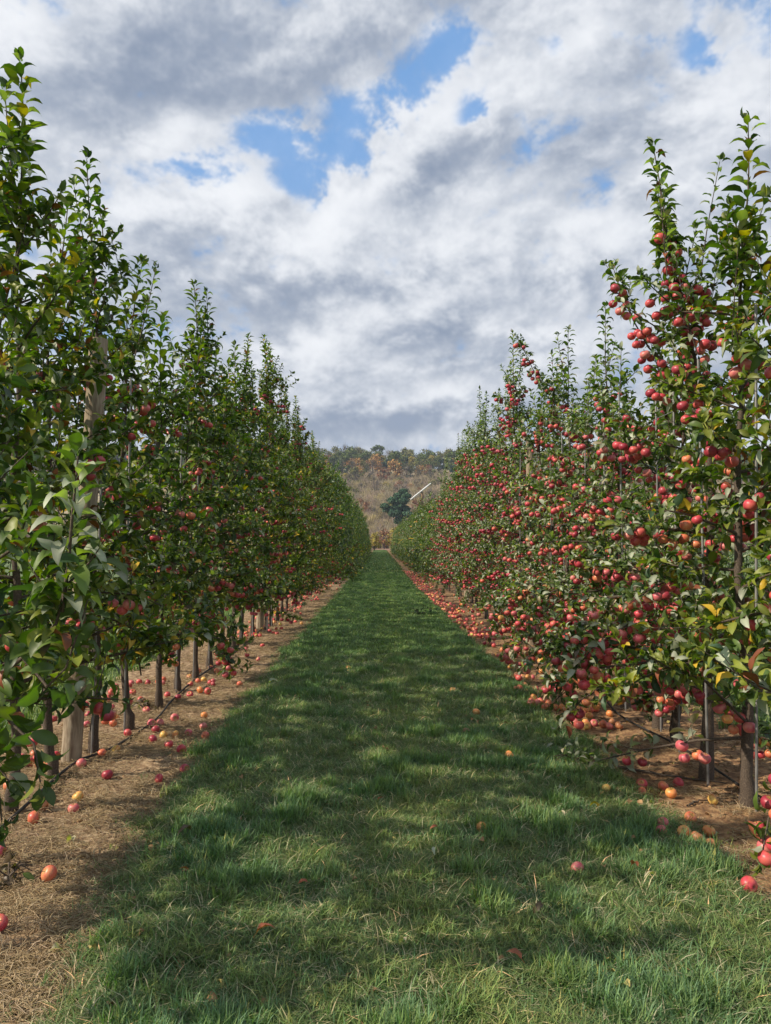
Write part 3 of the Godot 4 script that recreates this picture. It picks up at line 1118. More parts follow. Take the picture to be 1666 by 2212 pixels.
func make_fallen() -> void:
	rng.seed = 505
	# x, z, kind, what singles it out
	var list := [
		[-1.53, -3.04, 1, "red fallen apple nearest the camera on the left strip"], [-1.87, -3.71, 2, "pinkish blemished apple at the left frame edge of the straw"], [-1.52, -3.47, 3, "shiny orange-red apple alone on the straw near the grass"],
		[-1.89, -4.11, 3, "orange-red apple just in front of two touching apples by the hose end"], [-1.95, -4.35, 6, "brownish orange apple showing its calyx hollow beside the hose"], [-1.98, -4.50, 4, "dull orange apple tucked behind the brownish one by the hose"],
		[-1.76, -4.32, 2, "glossy pink-red apple in front of a yellow-orange one"], [-1.82, -4.53, 5, "yellow-orange apple behind the glossy pink-red one"], [-2.03, -5.10, 2, "large pinkish apple against the hose near the wooden post"],
		[-1.78, -4.90, 0, "dark red apple with yellow leaf scraps beside it"], [-2.01, -5.42, 3, "orange-red apple leaning on the hose beyond the wooden post"], [-1.96, -5.56, 5, "orange-yellow apple touching the one that leans on the hose"],
		[-2.00, -5.93, 1, "red apple on the hose in front of a thin trunk"], [-1.43, -4.85, 1, "red apple with open hollow on straw close to the grass edge"], [-1.31, -5.02, 0, "crimson half-eaten apple right at the left grass edge"],
		[-1.33, -5.52, 5, "yellow-red apple half in the left grass edge"], [-1.46, -5.50, 1, "red apple nearest the yellow-red one at the grass edge"], [-1.58, -5.60, 1, "red apple left of its twin, in front of the yellow one"],
		[-1.38, -5.90, 3, "bright orange-red apple in the grass edge above the yellow-red one"], [-1.54, -6.02, 2, "pale pinkish apple between the yellow apple and the grass edge"], [-1.48, -6.26, 2, "rotting pale apple near the left grass edge"], [-1.56, -6.63, 4, "split orange apple on the straw"],
		[-1.27, -6.23, 2, "dull pink apple sunk in the left grass edge"], [-1.72, -5.95, 5, "clear yellow apple in the cluster of crimson ones"], [-1.63, -5.96, 5, "small greenish yellow apple next to the clear yellow one"], [-1.76, -5.80, 0, "crimson apple in front of the yellow one"],
		[-1.82, -6.07, 0, "crimson apple in the middle of the left cluster"], [-1.91, -6.25, 2, "pink apple at the back left of the crimson cluster"], [-1.84, -6.27, 2, "pink apple at the back middle of the crimson cluster"], [-1.77, -6.44, 2, "faded pink apple at the back right of the crimson cluster"],
		[-2.23, -6.25, 3, "lower of two apples left of a thin dark trunk"], [-2.29, -6.48, 4, "upper of two apples left of a thin dark trunk"], [-2.47, -6.88, 2, "big pinkish apple behind the thin dark trunk"], [-2.40, -7.08, 2, "pink apple behind and right of the big pinkish one"],
		[-2.75, -7.24, 1, "red apple on bare soil beyond the left trunks, left of a pair"], [-2.66, -7.31, 1, "red apple on bare soil beyond the left trunks, right of a pair"], [-2.80, -6.94, 1, "red apple beside the far side of the stake"], [-2.69, -6.67, 0, "crimson apple behind the wooden post, uppermost"],
		[-2.62, -6.42, 0, "crimson apple behind the wooden post, middle"], [-2.38, -5.83, 3, "orange-red apple behind the lumpy trunk foot"], [-2.34, -5.68, 3, "orange-red apple right of the wooden post foot"], [-2.41, -7.19, 1, "red apple by the dark leaf heap, left"], [-2.33, -7.27, 1, "red apple by the dark leaf heap, right"],
		[-2.12, -6.78, 2, "pink apple in front of the dark leaf heap"], [-2.11, -7.41, 1, "red apple left of the row of four on the straw"], [-1.98, -7.32, 0, "first of four apples in a short line on the straw"], [-1.91, -7.50, 1, "second of four apples in a short line on the straw"],
		[-1.85, -7.66, 4, "third, orange, of four apples in a short line"], [-1.76, -7.62, 1, "last of four apples in a short line on the straw"], [-2.46, -5.12, 3, "orange apple half hidden under the left foliage"], [-2.30, -4.66, 3, "orange-red apple under the lowest left leaves"],
		[-2.68, -5.84, 2, "pink apple glimpsed left of the wooden post"], [-2.50, -5.43, 3, "orange apple hard against the post's left foot"], [-2.33, -5.14, 3, "orange apple at the front of the wooden post foot"],
		[1.65, -4.72, 1, "upper red apple of a pair at the right soil edge"], [1.60, -4.59, 3, "lower orange apple of a pair at the right soil edge"], [1.77, -4.68, 3, "orange-red apple touching an orange one on right soil"], [1.76, -4.53, 4, "orange apple touching an orange-red one on right soil"],
		[1.90, -4.77, 1, "small red apple alone near the right trunk foot"], [1.95, -4.39, 5, "yellow-orange apple on soil left of the nearest right trunk"], [1.71, -4.13, 3, "orange-red apple alone on the open right soil"], [1.74, -3.97, 4, "orange apple with a pale leaf beside it"],
		[1.50, -3.98, 2, "dull pink apple at the right grass edge, rear"], [1.45, -3.88, 2, "dull pink apple at the right grass edge, front"], [1.56, -3.85, 4, "left one of three rotting apples at the grass edge"], [1.60, -3.79, 6, "middle brown one of three rotting apples"], [1.66, -3.77, 6, "right brown one of three rotting apples"],
		[2.31, -4.73, 4, "orange apple just behind the nearest right stake"], [2.17, -4.38, 0, "crimson apple right of the nearest right trunk"], [1.60, -3.26, 1, "large pink-red apple in the lower right corner"], [0.90, -3.43, 2, "pink-red apple alone in the near lane grass"],
		[1.36, -4.51, 5, "pale yellow half apple in grass by the right edge"], [0.90, -5.21, 4, "orange apple scrap in the lane grass"], [0.53, -3.92, 4, "orange half apple in the middle of the lane grass"], [0.73, -7.52, 4, "orange apple far out in the lane grass"], [0.84, -6.54, 4, "broken orange apple in lane grass beneath a twig"], [-0.38, -8.82, 5, "yellow apple alone in the distant lane grass"], [0.67, -5.86, 2, "small pink apple in the lane grass"],
		[1.37, -7.55, 3, "left one of four apples by a pale yellow one"], [1.42, -7.60, 3, "middle one of four apples by a pale yellow one"], [1.49, -7.62, 5, "pale yellow apple at the right soil edge"], [1.54, -7.95, 3, "rear one of four apples by a pale yellow one"], [1.90, -8.02, 3, "apple below the dry weed, rear"], [1.76, -7.45, 6, "brownish apple right of the dry weed"], [1.85, -7.40, 6, "brownish apple further right of the dry weed"],
	]
	for p in list:
		drop_apple(p[0], p[1], p[2], r(0.031, 0.037), p[3], "fallen apples", true)
	# the heap at the foot of the dry weed
	for k in 17:
		var a := r(0, TAU)
		var q := sqrt(rng.randf()) * 0.17
		drop_apple(1.50 + cos(a) * q * 0.8, -6.98 + sin(a) * q * 1.5, [3, 3, 4, 2, 3, 6][k % 6], r(0.030, 0.036), "one of the orange-red apples heaped at the foot of the dry weed", "apples heaped by the dry weed", true)
	for k in 24:
		drop_apple(r(1.62, 2.05), -r(6.2, 6.9), [5, 4, 3, 3, 2, 6][k % 6], r(0.029, 0.035), "one of the yellow-orange apples spread under the low right branches", "yellow-orange apples under the low right branches", true)
	for k in 26:
		drop_apple(r(-2.95, -2.2), -r(5.0, 8.6), [1, 2, 3, 1, 0, 2][k % 6], r(0.030, 0.036), "one of the reddish apples lying behind the nearest left trunks", "apples behind the nearest left trunks", true)
	# further down both rows
	var words := ["crimson", "red", "pinkish", "orange-red", "orange", "yellow", "brownish"]
	for k in 172:
		var side := -1 if k % 5 < 2 else 1
		var d := 7.8 + pow(rng.randf(), 1.5) * 26.0
		var e := edge(side, d)
		var x: float = e + ((0.08 + absf(rng.randfn()) * 0.26) if side > 0 else -clampf(0.72 + rng.randfn() * 0.22, 0.15, 1.4))
		var kind: int = [0, 1, 1, 2, 3, 3, 2, 4, 1, 5, 2, 3][rng.randi_range(0, 11)]
		var far := d > 15.0
		drop_apple(x, -d, kind, r(0.030, 0.037), "%s fallen apple in the scatter %s the %s row" % [words[kind], "far along" if far else "under the middle of", "left" if side < 0 else "right"], "%s apples scattered %s the %s row" % [words[kind], "far along" if far else "under", "left" if side < 0 else "right"], false)
	var xs := []
	var cs := []
	for k in 620:
		var side := -1 if k % 7 < 2 else 1
		var d := 12.0 + pow(rng.randf(), 1.3) * 28.0
		var x: float = edge(side, d) + side * (0.06 + absf(rng.randfn()) * 0.30) if side > 0 else -2.1 + rng.randfn() * 0.22
		xs.append(Transform3D(Basis.from_euler(Vector3(r(-2, 2), r(0, TAU), 0)).scaled(Vector3.ONE * r(0.030, 0.037)), Vector3(x, soil_height(x, -d) + 0.03, -d)))
		var j := r(0.8, 1.2)
		cs.append([Color(1, 1, 1), Color(1.1, 1.5, 1.2), Color(1.15, 2.4, 1.3), Color(1.15, 1.2, 1.1)][rng.randi_range(0, 3)] * j)
	var far_fruit := thing("scattered_apples", "countless small fallen apples reddening both soil strips in the distance", "apples", Vector3.ZERO, "", "stuff")
	copies("fruit", apple_coarse[1], apple_mat, far_fruit, xs, cs)
	# leaves lying in the grass
	var leaves := [[1.20, -3.24, 8, 0.085, "pale yellow curled leaf in the near right grass"], [1.12, -3.37, 6, 0.085, "rusty brown leaf in the near right grass"], [-0.84, -3.33, 6, 0.06, "tan leaf standing in grass near the left edge"], [-0.30, -3.23, 6, 0.065, "narrow tan leaf standing in the near middle grass"],
		[-0.94, -3.78, 7, 0.11, "brown withered leaf lying left in the near grass"], [-0.47, -2.79, 6, 0.10, "broad brown leaf low in the near grass"], [0.27, -3.57, 3, 0.07, "grey shrivelled leaf in the middle grass"], [0.30, -3.83, 6, 0.06, "reddish leaf behind the grey shrivelled one"], [0.90, -5.31, 8, 0.07, "pale leaf scrap in the grass right of the lane middle"],
		[-0.87, -5.44, 8, 0.055, "pale pink leaf scrap by the left lane edge"], [1.19, -4.08, 5, 0.09, "bright yellow leaf by the right grass edge"], [1.04, -4.40, 3, 0.10, "pale grey leaf pair in the right grass"], [-1.15, -7.62, 3, 0.14, "long grey-green leaf at the left grass edge"], [-1.25, -2.83, 8, 0.10, "tan leaf on the straw at the lower left"],
		[-1.54, -3.79, 8, 0.11, "broad tan leaf on the straw beneath the glossy apples"], [1.48, -4.17, 8, 0.10, "tan leaf on right soil left of the lone apple"], [1.80, -3.96, 3, 0.09, "pale leaf touching an orange apple on right soil"], [0.98, -3.97, 8, 0.07, "bleached leaf scraps right of the orange half apple"], [0.10, -2.75, 8, 0.075, "thin tan leaf standing in the lowest grass"], [0.66, -3.05, 7, 0.085, "dull brown leaf in the lower right grass"], [-0.02, -4.2, 6, 0.06, "small orange leaf in the lane centre"], [0.50, -2.62, 6, 0.08, "russet leaf at the lower picture edge"]]
	for l in leaves:
		var grassy: bool = l[0] > edge(-1, -l[1]) and l[0] < edge(1, -l[1])
		var o := part("fallen_leaf", leaf_mesh("hero", 3 if l[2] != 6 else 1, l[2] * 3 + 2), leaf_mat, self, Transform3D(Basis.from_euler(Vector3(r(-0.9, 0.1), r(0, TAU), r(-0.6, 0.6))).scaled(Vector3.ONE * l[3]), Vector3(l[0], 0.095 if grassy else soil_height(l[0], l[1]) + 0.02, l[1])))
		tag(o, l[4], "leaf", "fallen leaves")
	# heaps of withered leaves
	for h in [[-1.70, -3.46, 7, 20, 0.10, 0.02, "dark heap of withered leaves on the straw at the left", "leaf_heap", "leaf heap"], [-2.2, -6.95, 7, 26, 0.13, 0.02, "dark leaf heap at the foot of the left trunks", "leaf_heap", "leaf heap"], [0.87, -15.3, 4, 60, 0.30, 0.08, "dark leafy branch fallen on the right half of the lane", "fallen_branch", "branch"], [1.33, -5.12, 3, 46, 0.17, 0.06, "grey wilted leafy branch end lying in the right grass", "wilted_branch", "branch"]]:
		var o := thing(h[7], h[6], h[8], Vector3(h[0], h[5], h[1]))
		var s := Shape.new()
		for q in 5:
			var a := r(0, TAU)
			tube(s, [Vector3.ZERO, Vector3(cos(a) * h[4] * 0.5, 0.05, sin(a) * h[4] * 0.5), Vector3(cos(a), r(0.1, 0.4), sin(a)) * h[4]], [0.005, 0.004, 0.002], 5, Color.WHITE)
		part("twigs", s.mesh(), bark, o)
		for q in h[3]:
			var p: Vector3 = Vector3(rng.randfn() * 0.45, absf(rng.randfn()) * 0.28, rng.randfn() * 0.45) * float(h[4])
			part("leaf", leaf_mesh("hero", rng.randi_range(0, 3), (h[2] if q % 4 else [8, 7, 1, 8][q % 3]) * 3 + rng.randi_range(0, 2)), leaf_mat, o, Transform3D(frame(rdir() + Vector3(0, -0.2, 0), Vector3.UP + rdir()).scaled_local(Vector3.ONE * r(0.06, 0.095)), p))
	# a dried weed over the apple heap
	var weed := thing("dry_weed", "dry pale weed with hanging husks above the heaped apples", "weed", Vector3(1.64, 0, -7.05))
	var husk := paint(0.75, 0.3)
	for q in 16:
		var a := r(0, TAU)
		var s := Shape.new()
		var top := Vector3(cos(a) * 0.05, r(0.11, 0.18), sin(a) * 0.05)
		tube(s, [Vector3(r(-0.02, 0.02), 0, r(-0.02, 0.02)), top, top + Vector3(cos(a) * 0.03, -0.02, sin(a) * 0.03), top + Vector3(cos(a) * 0.06, -0.11, sin(a) * 0.06)], [0.003, 0.005, 0.008, 0.003], 4, [Color(0.40, 0.29, 0.17), Color(0.48, 0.38, 0.25), Color(0.27, 0.17, 0.10)][q % 3])
		part("stalk", s.mesh(), husk, weed)
	for t in [["crooked brown root lying across the right soil behind the apples", Vector3(1.62, 0, -5.08), Vector3(2.2, 0, -4.78), 0.010], ["short dark stick on the right soil between orange apples", Vector3(1.78, 0, -4.33), Vector3(1.94, 0, -4.47), 0.007], ["thin dead stick beside the line of four left apples", Vector3(-1.86, 0, -7.75), Vector3(-1.80, 0, -8.15), 0.009], ["bent twig end sticking from soil in the lower right corner", Vector3(1.43, 0, -3.62), Vector3(1.60, 0, -3.52), 0.006]]:
		var s := Shape.new()
		var pts := []
		for q in 8:
			var p: Vector3 = t[1].lerp(t[2], q / 7.0) + Vector3(r(-0.015, 0.015), 0, r(-0.015, 0.015))
			p.y = soil_height(p.x, p.z) + t[3] + r(0, 0.012)
			pts.append(p)
		tube(s, pts, taper(8, t[3], t[3] * 0.4), 7, Color.WHITE, 0.1)
		tag(part("fallen_stick", s.mesh(), bark, self), t[0], "stick", "fallen sticks")


# ============================================================ hill, woods and the far end

var rolls := FastNoiseLite.new()


func hill_height(x: float, d: float) -> float:
	var u := maxf(0.0, d - 186.0)
	var h := 0.193 * u * smoothstep(0.0, 60.0, u)
	if d > 400.0:
		h = lerpf(h, 41.0, smoothstep(400.0, 520.0, d))
	return h * (1.0 + 0.10 * rolls.get_noise_2d(x * 0.006, d * 0.006)) + rolls.get_noise_2d(x * 0.03, d * 0.03) * minf(u * 0.03, 1.6)


# a broadleaf crown of many small leaf clumps on uneven lobes, its trunk and limbs
func wood_tree(h: float, wide: float, cols: Array, clumps: int, bare: float, seed_: int, cone := false, plates := [], clump := 1.0) -> Array:
	rng.seed = seed_
	var crown := Shape.new()
	var wood := Shape.new()
	var bark_c := Color(0.20, 0.17, 0.145) if bare > 0.3 else Color(0.10, 0.08, 0.065)
	tube(wood, [Vector3.ZERO, Vector3(r(-0.2, 0.2), h * 0.45, r(-0.2, 0.2)), Vector3(r(-0.4, 0.4), h * 0.9, r(-0.4, 0.4))], [h * 0.022, h * 0.015, h * 0.004], 6, bark_c)
	var lobes := []
	lobes.append_array(plates)
	for l in plates:
		tube(wood, [Vector3(0, l[0].y * 0.9, 0), l[0] * Vector3(0.6, 0.97, 0.6), l[0]], [h * 0.008, h * 0.006, h * 0.003], 4, bark_c)
	for k in (0 if plates else 14 if cone else 9):
		var t := r(0.0, 1.0)
		var a := r(0, TAU)
		var q := wide * 0.5 * ((1.0 - t) * 0.8 if cone else sqrt(sin(PI * clampf(t * 0.85 + 0.12, 0, 1))) * r(0.3, 0.72))
		var c := Vector3(cos(a) * q, h * (lerpf(0.12, 0.95, t) if cone else lerpf(0.36, 0.86, t)), sin(a) * q)
		lobes.append([c, wide * (lerpf(0.24, 0.07, t) if cone else r(0.16, 0.28))])
		tube(wood, [Vector3(0, c.y * r(0.5, 0.75), 0), c * Vector3(0.6, 0.9, 0.6), c + Vector3(0, lobes[-1][1] * 0.6, 0)], [h * 0.009, h * 0.006, h * 0.0025], 4, bark_c)
		if bare > 0.0:
			for m in int(10 * bare) + 2:
				var tip: Vector3 = c + (rdir() + Vector3(0, 0.5, 0)) * lobes[-1][1] * 1.2
				tube(wood, [c * Vector3(0.8, 0.95, 0.8), c.lerp(tip, 0.6) + rdir() * 0.2, tip], [h * 0.004, h * 0.0028, h * 0.0014], 3, bark_c)
	for k in clumps:
		if rng.randf() < bare:
			continue
		var l: Array = lobes[rng.randi_range(0, lobes.size() - 1)]
		var d := rdir()
		var p: Vector3 = l[0] + d * Vector3(1, 0.8 if not cone else 0.42 if plates.is_empty() else 0.52, 1) * l[1] * pow(rng.randf(), 0.35) * r(0.85, 1.2)
		var b := frame(d + rdir() * 0.8, Vector3.UP + rdir())
		var z := h * r(0.018, 0.036) * clump
		var c: Color = cols[rng.randi_range(0, cols.size() - 1)]
		var j := r(0.7, 1.3)
		var at := crown.v.size()
		for m in 5:
			var a := TAU * m / 5.0 + r(-0.3, 0.3)
			crown.v.append(p + (b.x * cos(a) + b.y * sin(a)) * z * r(0.6, 1.3) + b.z * r(-0.3, 0.3) * z)
			crown.c.append(Color(c.r * j, c.g * j, c.b * j))
		crown.i.append_array(PackedInt32Array([at, at + 2, at + 1, at, at + 3, at + 2, at, at + 4, at + 3]))
	crown.smooth()
	return [wood.mesh(), crown.mesh() if crown.v.size() else null]


func make_far() -> void:
	rolls.seed = 8
	rolls.frequency = 1.0
	var brushland := grain(0.01, [[0.0, 0.21, 0.17, 0.105], [0.5, 0.32, 0.265, 0.165], [1.0, 0.42, 0.36, 0.22]], Vector3.ONE * 0.05, 1.0, 0.0, 0.02, 512, 71)
	var s := Shape.new()
	var depths := rows_of_depth(184.0, 1300.0, 0.03, 6.0)
	var n := 90
	for d in depths:
		for k in n + 1:
			var x: float = lerpf(-1.0, 1.0, float(k) / n) * (d * 1.05)
			s.v.append(Vector3(x, hill_height(x, d) - 0.05, -d))
	for j in depths.size() - 1:
		for k in n:
			var a := j * (n + 1) + k
			s.quad(a, a + n + 1, a + n + 2, a + 1)
	s.smooth()
	tag(part("hill", s.mesh(), brushland, self), "brown brushy hillside rising beyond the orchard", "hill", "", "structure")
	var field := Shape.new()
	for p in [Vector3(-60, 0.01, -LANE_END), Vector3(60, 0.01, -LANE_END), Vector3(60, 0.01, -187), Vector3(-60, 0.01, -187)]:
		field.v.append(p)
		field.n.append(Vector3.UP)
	field.quad(0, 3, 2, 1)
	tag(part("headland", field.mesh(), grain(0.02, [[0.0, 0.17, 0.09, 0.06], [1.0, 0.30, 0.18, 0.12]], Vector3.ONE * 0.2, 1.0, 0.0, 0.02, 256, 72), self), "reddish bare strip of ground where the lane ends", "ground", "", "structure")

	var leafy := paint(0.8, 0.25)
	var woody := paint(0.9, 0.2)
	leafy.backlight_enabled = true
	leafy.backlight = Color(0.4, 0.4, 0.16)
	var olive := [Color(0.156, 0.162, 0.054), Color(0.120, 0.138, 0.046), Color(0.198, 0.186, 0.066)]
	var green := [Color(0.096, 0.138, 0.043), Color(0.077, 0.113, 0.036), Color(0.132, 0.162, 0.054)]
	var orange := [Color(0.360, 0.180, 0.060), Color(0.288, 0.156, 0.060), Color(0.408, 0.252, 0.084)]
	var rust := [Color(0.288, 0.120, 0.066), Color(0.228, 0.108, 0.060), Color(0.324, 0.180, 0.096)]
	var yellow := [Color(0.408, 0.312, 0.072), Color(0.324, 0.264, 0.060), Color(0.264, 0.240, 0.072)]
	var fir := [Color(0.034, 0.060, 0.038), Color(0.046, 0.076, 0.046)]
	var dull := [Color(0.16, 0.14, 0.085), Color(0.13, 0.125, 0.07)]
	# name, label word, models
	var kinds := {
		"olive": ["olive green broadleaf tree", [wood_tree(12, 9, olive, 620, 0, 1), wood_tree(11, 8.5, olive, 560, 0, 2)]], "green": ["dark green broadleaf tree", [wood_tree(12, 9, green, 620, 0, 3), wood_tree(13, 8, green, 600, 0, 4)]],
		"orange": ["orange autumn tree", [wood_tree(11, 9, orange, 560, 0, 5)]], "rust": ["rusty brown autumn tree", [wood_tree(11, 8, rust, 480, 0.1, 6)]], "yellow": ["yellow-green autumn tree", [wood_tree(9, 7, yellow, 440, 0.1, 7)]],
		"fir": ["dark conifer", [wood_tree(13, 6.5, fir, 760, 0, 8, true), wood_tree(11, 5.5, fir, 640, 0, 9, true)]], "bare": ["half bare grey tree", [wood_tree(12, 8, dull, 360, 0.62, 10), wood_tree(13, 7, dull, 300, 0.85, 11)]]}
	var put := func(kind: String, x: float, d: float, size: float, where: String, group: String) -> void:
		var k: Array = kinds[kind]
		var m: Array = k[1][rng.randi_range(0, k[1].size() - 1)]
		var o := thing("conifer" if kind == "fir" else "autumn_tree", "%s %s" % [k[0], where], "tree", Vector3(x, hill_height(x, d) - 0.3, -d), group)
		o.rotation.y = r(0, TAU)
		o.scale = Vector3(size * r(0.9, 1.15), size, size * r(0.9, 1.15))
		part("trunk", m[0], woody, o)
		if m[1]:
			part("crown", m[1], leafy, o).set_meta("kind", "stuff")
	rng.seed = 919
	# the wooded top of the hill, row behind row
	for band in [[276.0, ["yellow", "bare", "rust", "olive", "bare"], 0.5], [297.0, ["yellow", "rust", "orange", "bare", "olive", "yellow"], 0.62], [316.0, ["rust", "orange", "yellow", "bare", "olive", "fir"], 0.75], [328.0, ["fir", "green", "fir", "fir", "orange", "fir", "bare", "rust"], 1.0], [345.0, ["fir", "olive", "green", "orange", "fir", "bare", "green"], 1.0], [362.0, ["olive", "green", "rust", "olive", "orange", "olive"], 1.0], [382.0, ["olive", "green", "olive", "yellow", "green"], 1.0], [402.0, ["olive", "green", "olive", "green", "bare"], 1.0], [425.0, ["olive", "green", "bare", "olive"], 1.05]]:
		for zone in [[-0.125, 0.125], [0.30, 0.43]]:
			var a: float = zone[0]
			while a < zone[1]:
				var d: float = band[0] + r(-7, 7)
				var kind: String = band[1][rng.randi_range(0, band[1].size() - 1)]
				put.call(kind, a * d, d, band[2] * r(0.75, 1.15), "on the wooded hilltop, %s" % (("on its lower edge between the rows" if band[0] < 320.0 else "on the skyline between the rows" if band[0] > 400.0 else "mid wood between the rows") if a < 0.2 else "seen through the right row"), "trees on the wooded hilltop")
				a += r(3.6, 6.0) / d
	# bushes and small trees on the slope below
	for k in 130:
		var d := r(205, 318)
		put.call(["yellow", "bare", "bare", "bare", "rust", "bare", "olive"][k % 7], r(-0.12, 0.12) * d, d, r(0.34, 0.62), "among the grey brush on the slope", "small trees among the hillside brush")
	# single things at the foot of the hill
	var pine := [Color(0.055, 0.115, 0.066), Color(0.078, 0.140, 0.078), Color(0.045, 0.095, 0.058)]
	var mp := wood_tree(15.5, 11.0, pine, 7000, 0, 41, true, [[Vector3(1.4, 15.0, 0), 1.3], [Vector3(2.2, 13.8, 0.6), 1.4], [Vector3(-0.2, 13.9, -0.5), 1.5], [Vector3(-1.7, 12.6, 0.5), 1.8], [Vector3(1.2, 12.4, 1.0), 1.8], [Vector3(-4.3, 11.2, 0.2), 1.3], [Vector3(-3.0, 10.3, -0.8), 1.8], [Vector3(1.6, 10.4, -1.2), 1.8], [Vector3(-1.2, 9.2, 1.0), 2.0], [Vector3(2.4, 9.0, 0.8), 1.7], [Vector3(0.3, 7.4, 0), 2.0], [Vector3(0.0, 11.0, 0), 2.0]], 0.55)
	var o := thing("pine_tree", "dark blue-green pine standing alone beyond the end of the lane", "pine tree", Vector3(4.6, 0, -183.0))
	o.scale = Vector3(0.82, 0.95, 0.82)
	part("trunk", mp[0], woody, o)
	part("crown", mp[1], leafy, o).set_meta("kind", "stuff")
	for b in [[7.4, -176.0, 1.0, "yellow", "yellow-brown bushy tree in front of the lone pine"], [10.3, -181.0, 0.95, "rust", "brownish tree right of the lone pine"], [-1.1, -134.0, 0.58, "yellow", "yellow bush left of the lane's far end"], [2.5, -136.0, 0.70, "yellow", "tall yellow bush right of the lane's far end"], [0.9, -172.0, 0.55, "rust", "reddish bush straight across the lane's far end"], [-4.6, -150.0, 0.7, "yellow", "yellow-green bush behind the left row's end"], [-13.0, -184.0, 1.0, "yellow", "pale yellow tree behind the left row's far end"]]:
		var m: Array = kinds[b[3]][1][0]
		var t := thing("autumn_bush", b[4], "bush", Vector3(b[0], -1.2, b[1]))
		t.scale = Vector3.ONE * b[2]
		part("stem", m[0], woody, t)
		part("foliage", m[1], leafy, t).set_meta("kind", "stuff")
	# bare brush covering the slope
	var brush := thing("bare_brush", "grey-brown leafless brush covering the slope of the hill", "brush", Vector3.ZERO, "", "stuff")
	for f in 3:
		var tw := Shape.new()
		for q in 34:
			var a := r(0, TAU)
			var base := Vector3(cos(a), 0, sin(a)) * r(0, 0.6)
			var mid := base * 2.0 + Vector3(r(-0.3, 0.3), r(1.2, 2.6), r(-0.3, 0.3))
			var tip := mid + Vector3(r(-0.9, 0.9), r(0.6, 2.2), r(-0.9, 0.9))
			var j := r(0.5, 1.5)
			tube(tw, [base, mid, tip], [0.075, 0.055, 0.025], 3, Color(j, j, j))
		var xs := []
		var cs := []
		for q in 3300:
			var d := 188.0 + pow(rng.randf(), 0.8) * 150.0
			var x := r(-0.16, 0.16) * d if q % 3 else r(-0.9, 0.9) * d
			xs.append(Transform3D(Basis.from_euler(Vector3(0, r(0, TAU), 0)).scaled(Vector3.ONE * r(0.6, 1.25)), Vector3(x, hill_height(x, d) - 0.2, -d)))
			var c: Color = [Color(0.50, 0.41, 0.30), Color(0.56, 0.45, 0.30), Color(0.42, 0.36, 0.30), Color(0.58, 0.48, 0.24)][rng.randi_range(0, 3)]
			c = c.lerp([Color(0.42, 0.36, 0.16), Color(0.36, 0.26, 0.22), Color(0.26, 0.24, 0.15)][clampi(int(1.5 + rolls.get_noise_2d(x * 0.05, d * 0.05) * 4.0), 0, 2)], 0.5)
			cs.append(c * r(0.65, 1.3))
		copies("stems", tw.mesh(), woody, brush, xs, cs)
	# the wood goes on to both sides
	var beyond := thing("distant_woods", "autumn woods continuing along the hilltop behind the rows", "woods", Vector3.ZERO, "", "stuff")
	for kind in ["olive", "green", "rust", "fir"]:
		var xs := []
		for q in 260:
			var d := r(325, 440)
			var a := r(0.13, 0.95) * (1 if q % 2 else -1)
			if a > 0.29 and a < 0.44:
				continue
			xs.append(Transform3D(Basis.from_euler(Vector3(0, r(0, TAU), 0)).scaled(Vector3.ONE * r(0.8, 1.15)), Vector3(a * d, hill_height(a * d, d) - 0.3, -d)))
		copies("crowns", kinds[kind][1][0][1], leafy, beyond, xs, [])
		copies("trunks", kinds[kind][1][0][0], woody, beyond, xs, [])
	# the frost fan
	var fan := thing("wind_machine", "white slanted fan blade on a brown post above the right row", "wind machine", Vector3(7.9, 0, -140.0))
	var post := Shape.new()
	tube(post, [Vector3.ZERO, Vector3(0, 5, 0), Vector3(0.05, 11.05, 0)], [0.30, 0.27, 0.25], 12, Color(0.24, 0.16, 0.10))
	part("post", post.mesh(), woody, fan)
	var head := Shape.new()
	tube(head, [Vector3(-0.28, 11.16, 0.5), Vector3(-0.28, 11.24, 0.1), Vector3(0.0, 11.2, -0.5)], [0.16, 0.24, 0.20], 10, Color(0.28, 0.24, 0.20))
	part("gearbox", head.mesh(), woody, fan)
	var white := paint(0.4, 0.5)
	for e in [-1, 1]:
		var b := Shape.new()
		var axis: Vector3 = Vector3(0.78, 0.62, 0.0) * e
		var c := Vector3(-0.28, 11.2, 0.62)
		var pts := [c, c + axis * 0.5, c + axis * 1.4, c + axis * 2.5]
		tube(b, pts, [0.09, 0.14, 0.15, 0.10], 8, Color(0.66, 0.67, 0.69))
		part("blade", b.mesh(), white, fan)
	# a low rail fence at the foot of the slope
	var fence := thing("rail_fence", "low grey rail fence at the foot of the hill", "fence", Vector3(-17.0, 0, -186.0))
	var grey := paint(0.8, 0.3)
	for k in 7:
		var p := Shape.new()
		tube(p, [Vector3(k * 3.0, 0, 0), Vector3(k * 3.0, 3.6, 0)], [0.09, 0.08], 6, Color(0.22, 0.18, 0.16))
		part("fence_post", p.mesh(), grey, fence)
	for y in [3.4, 2.4]:
		var p := Shape.new()
		tube(p, [Vector3(0, y, 0.1), Vector3(9, y - 0.05, 0.1), Vector3(18, y, 0.1)], [0.05, 0.05, 0.05], 5, Color(0.18, 0.16, 0.16))
		part("rail", p.mesh(), grey, fence)


# ============================================================ everything in its place

func build() -> void:
	bark = grain(0.03, [[0.0, 0.034, 0.024, 0.017], [0.45, 0.074, 0.054, 0.039], [0.7, 0.125, 0.095, 0.070], [1.0, 0.21, 0.165, 0.125]], Vector3(9, 4, 9), 0.85, 1.0, 0.05, 512, 15)
	make_leaf_sets()
	make_apples()
	make_ground()
	make_far()
	make_rows()
	make_grass()
	make_fallen()


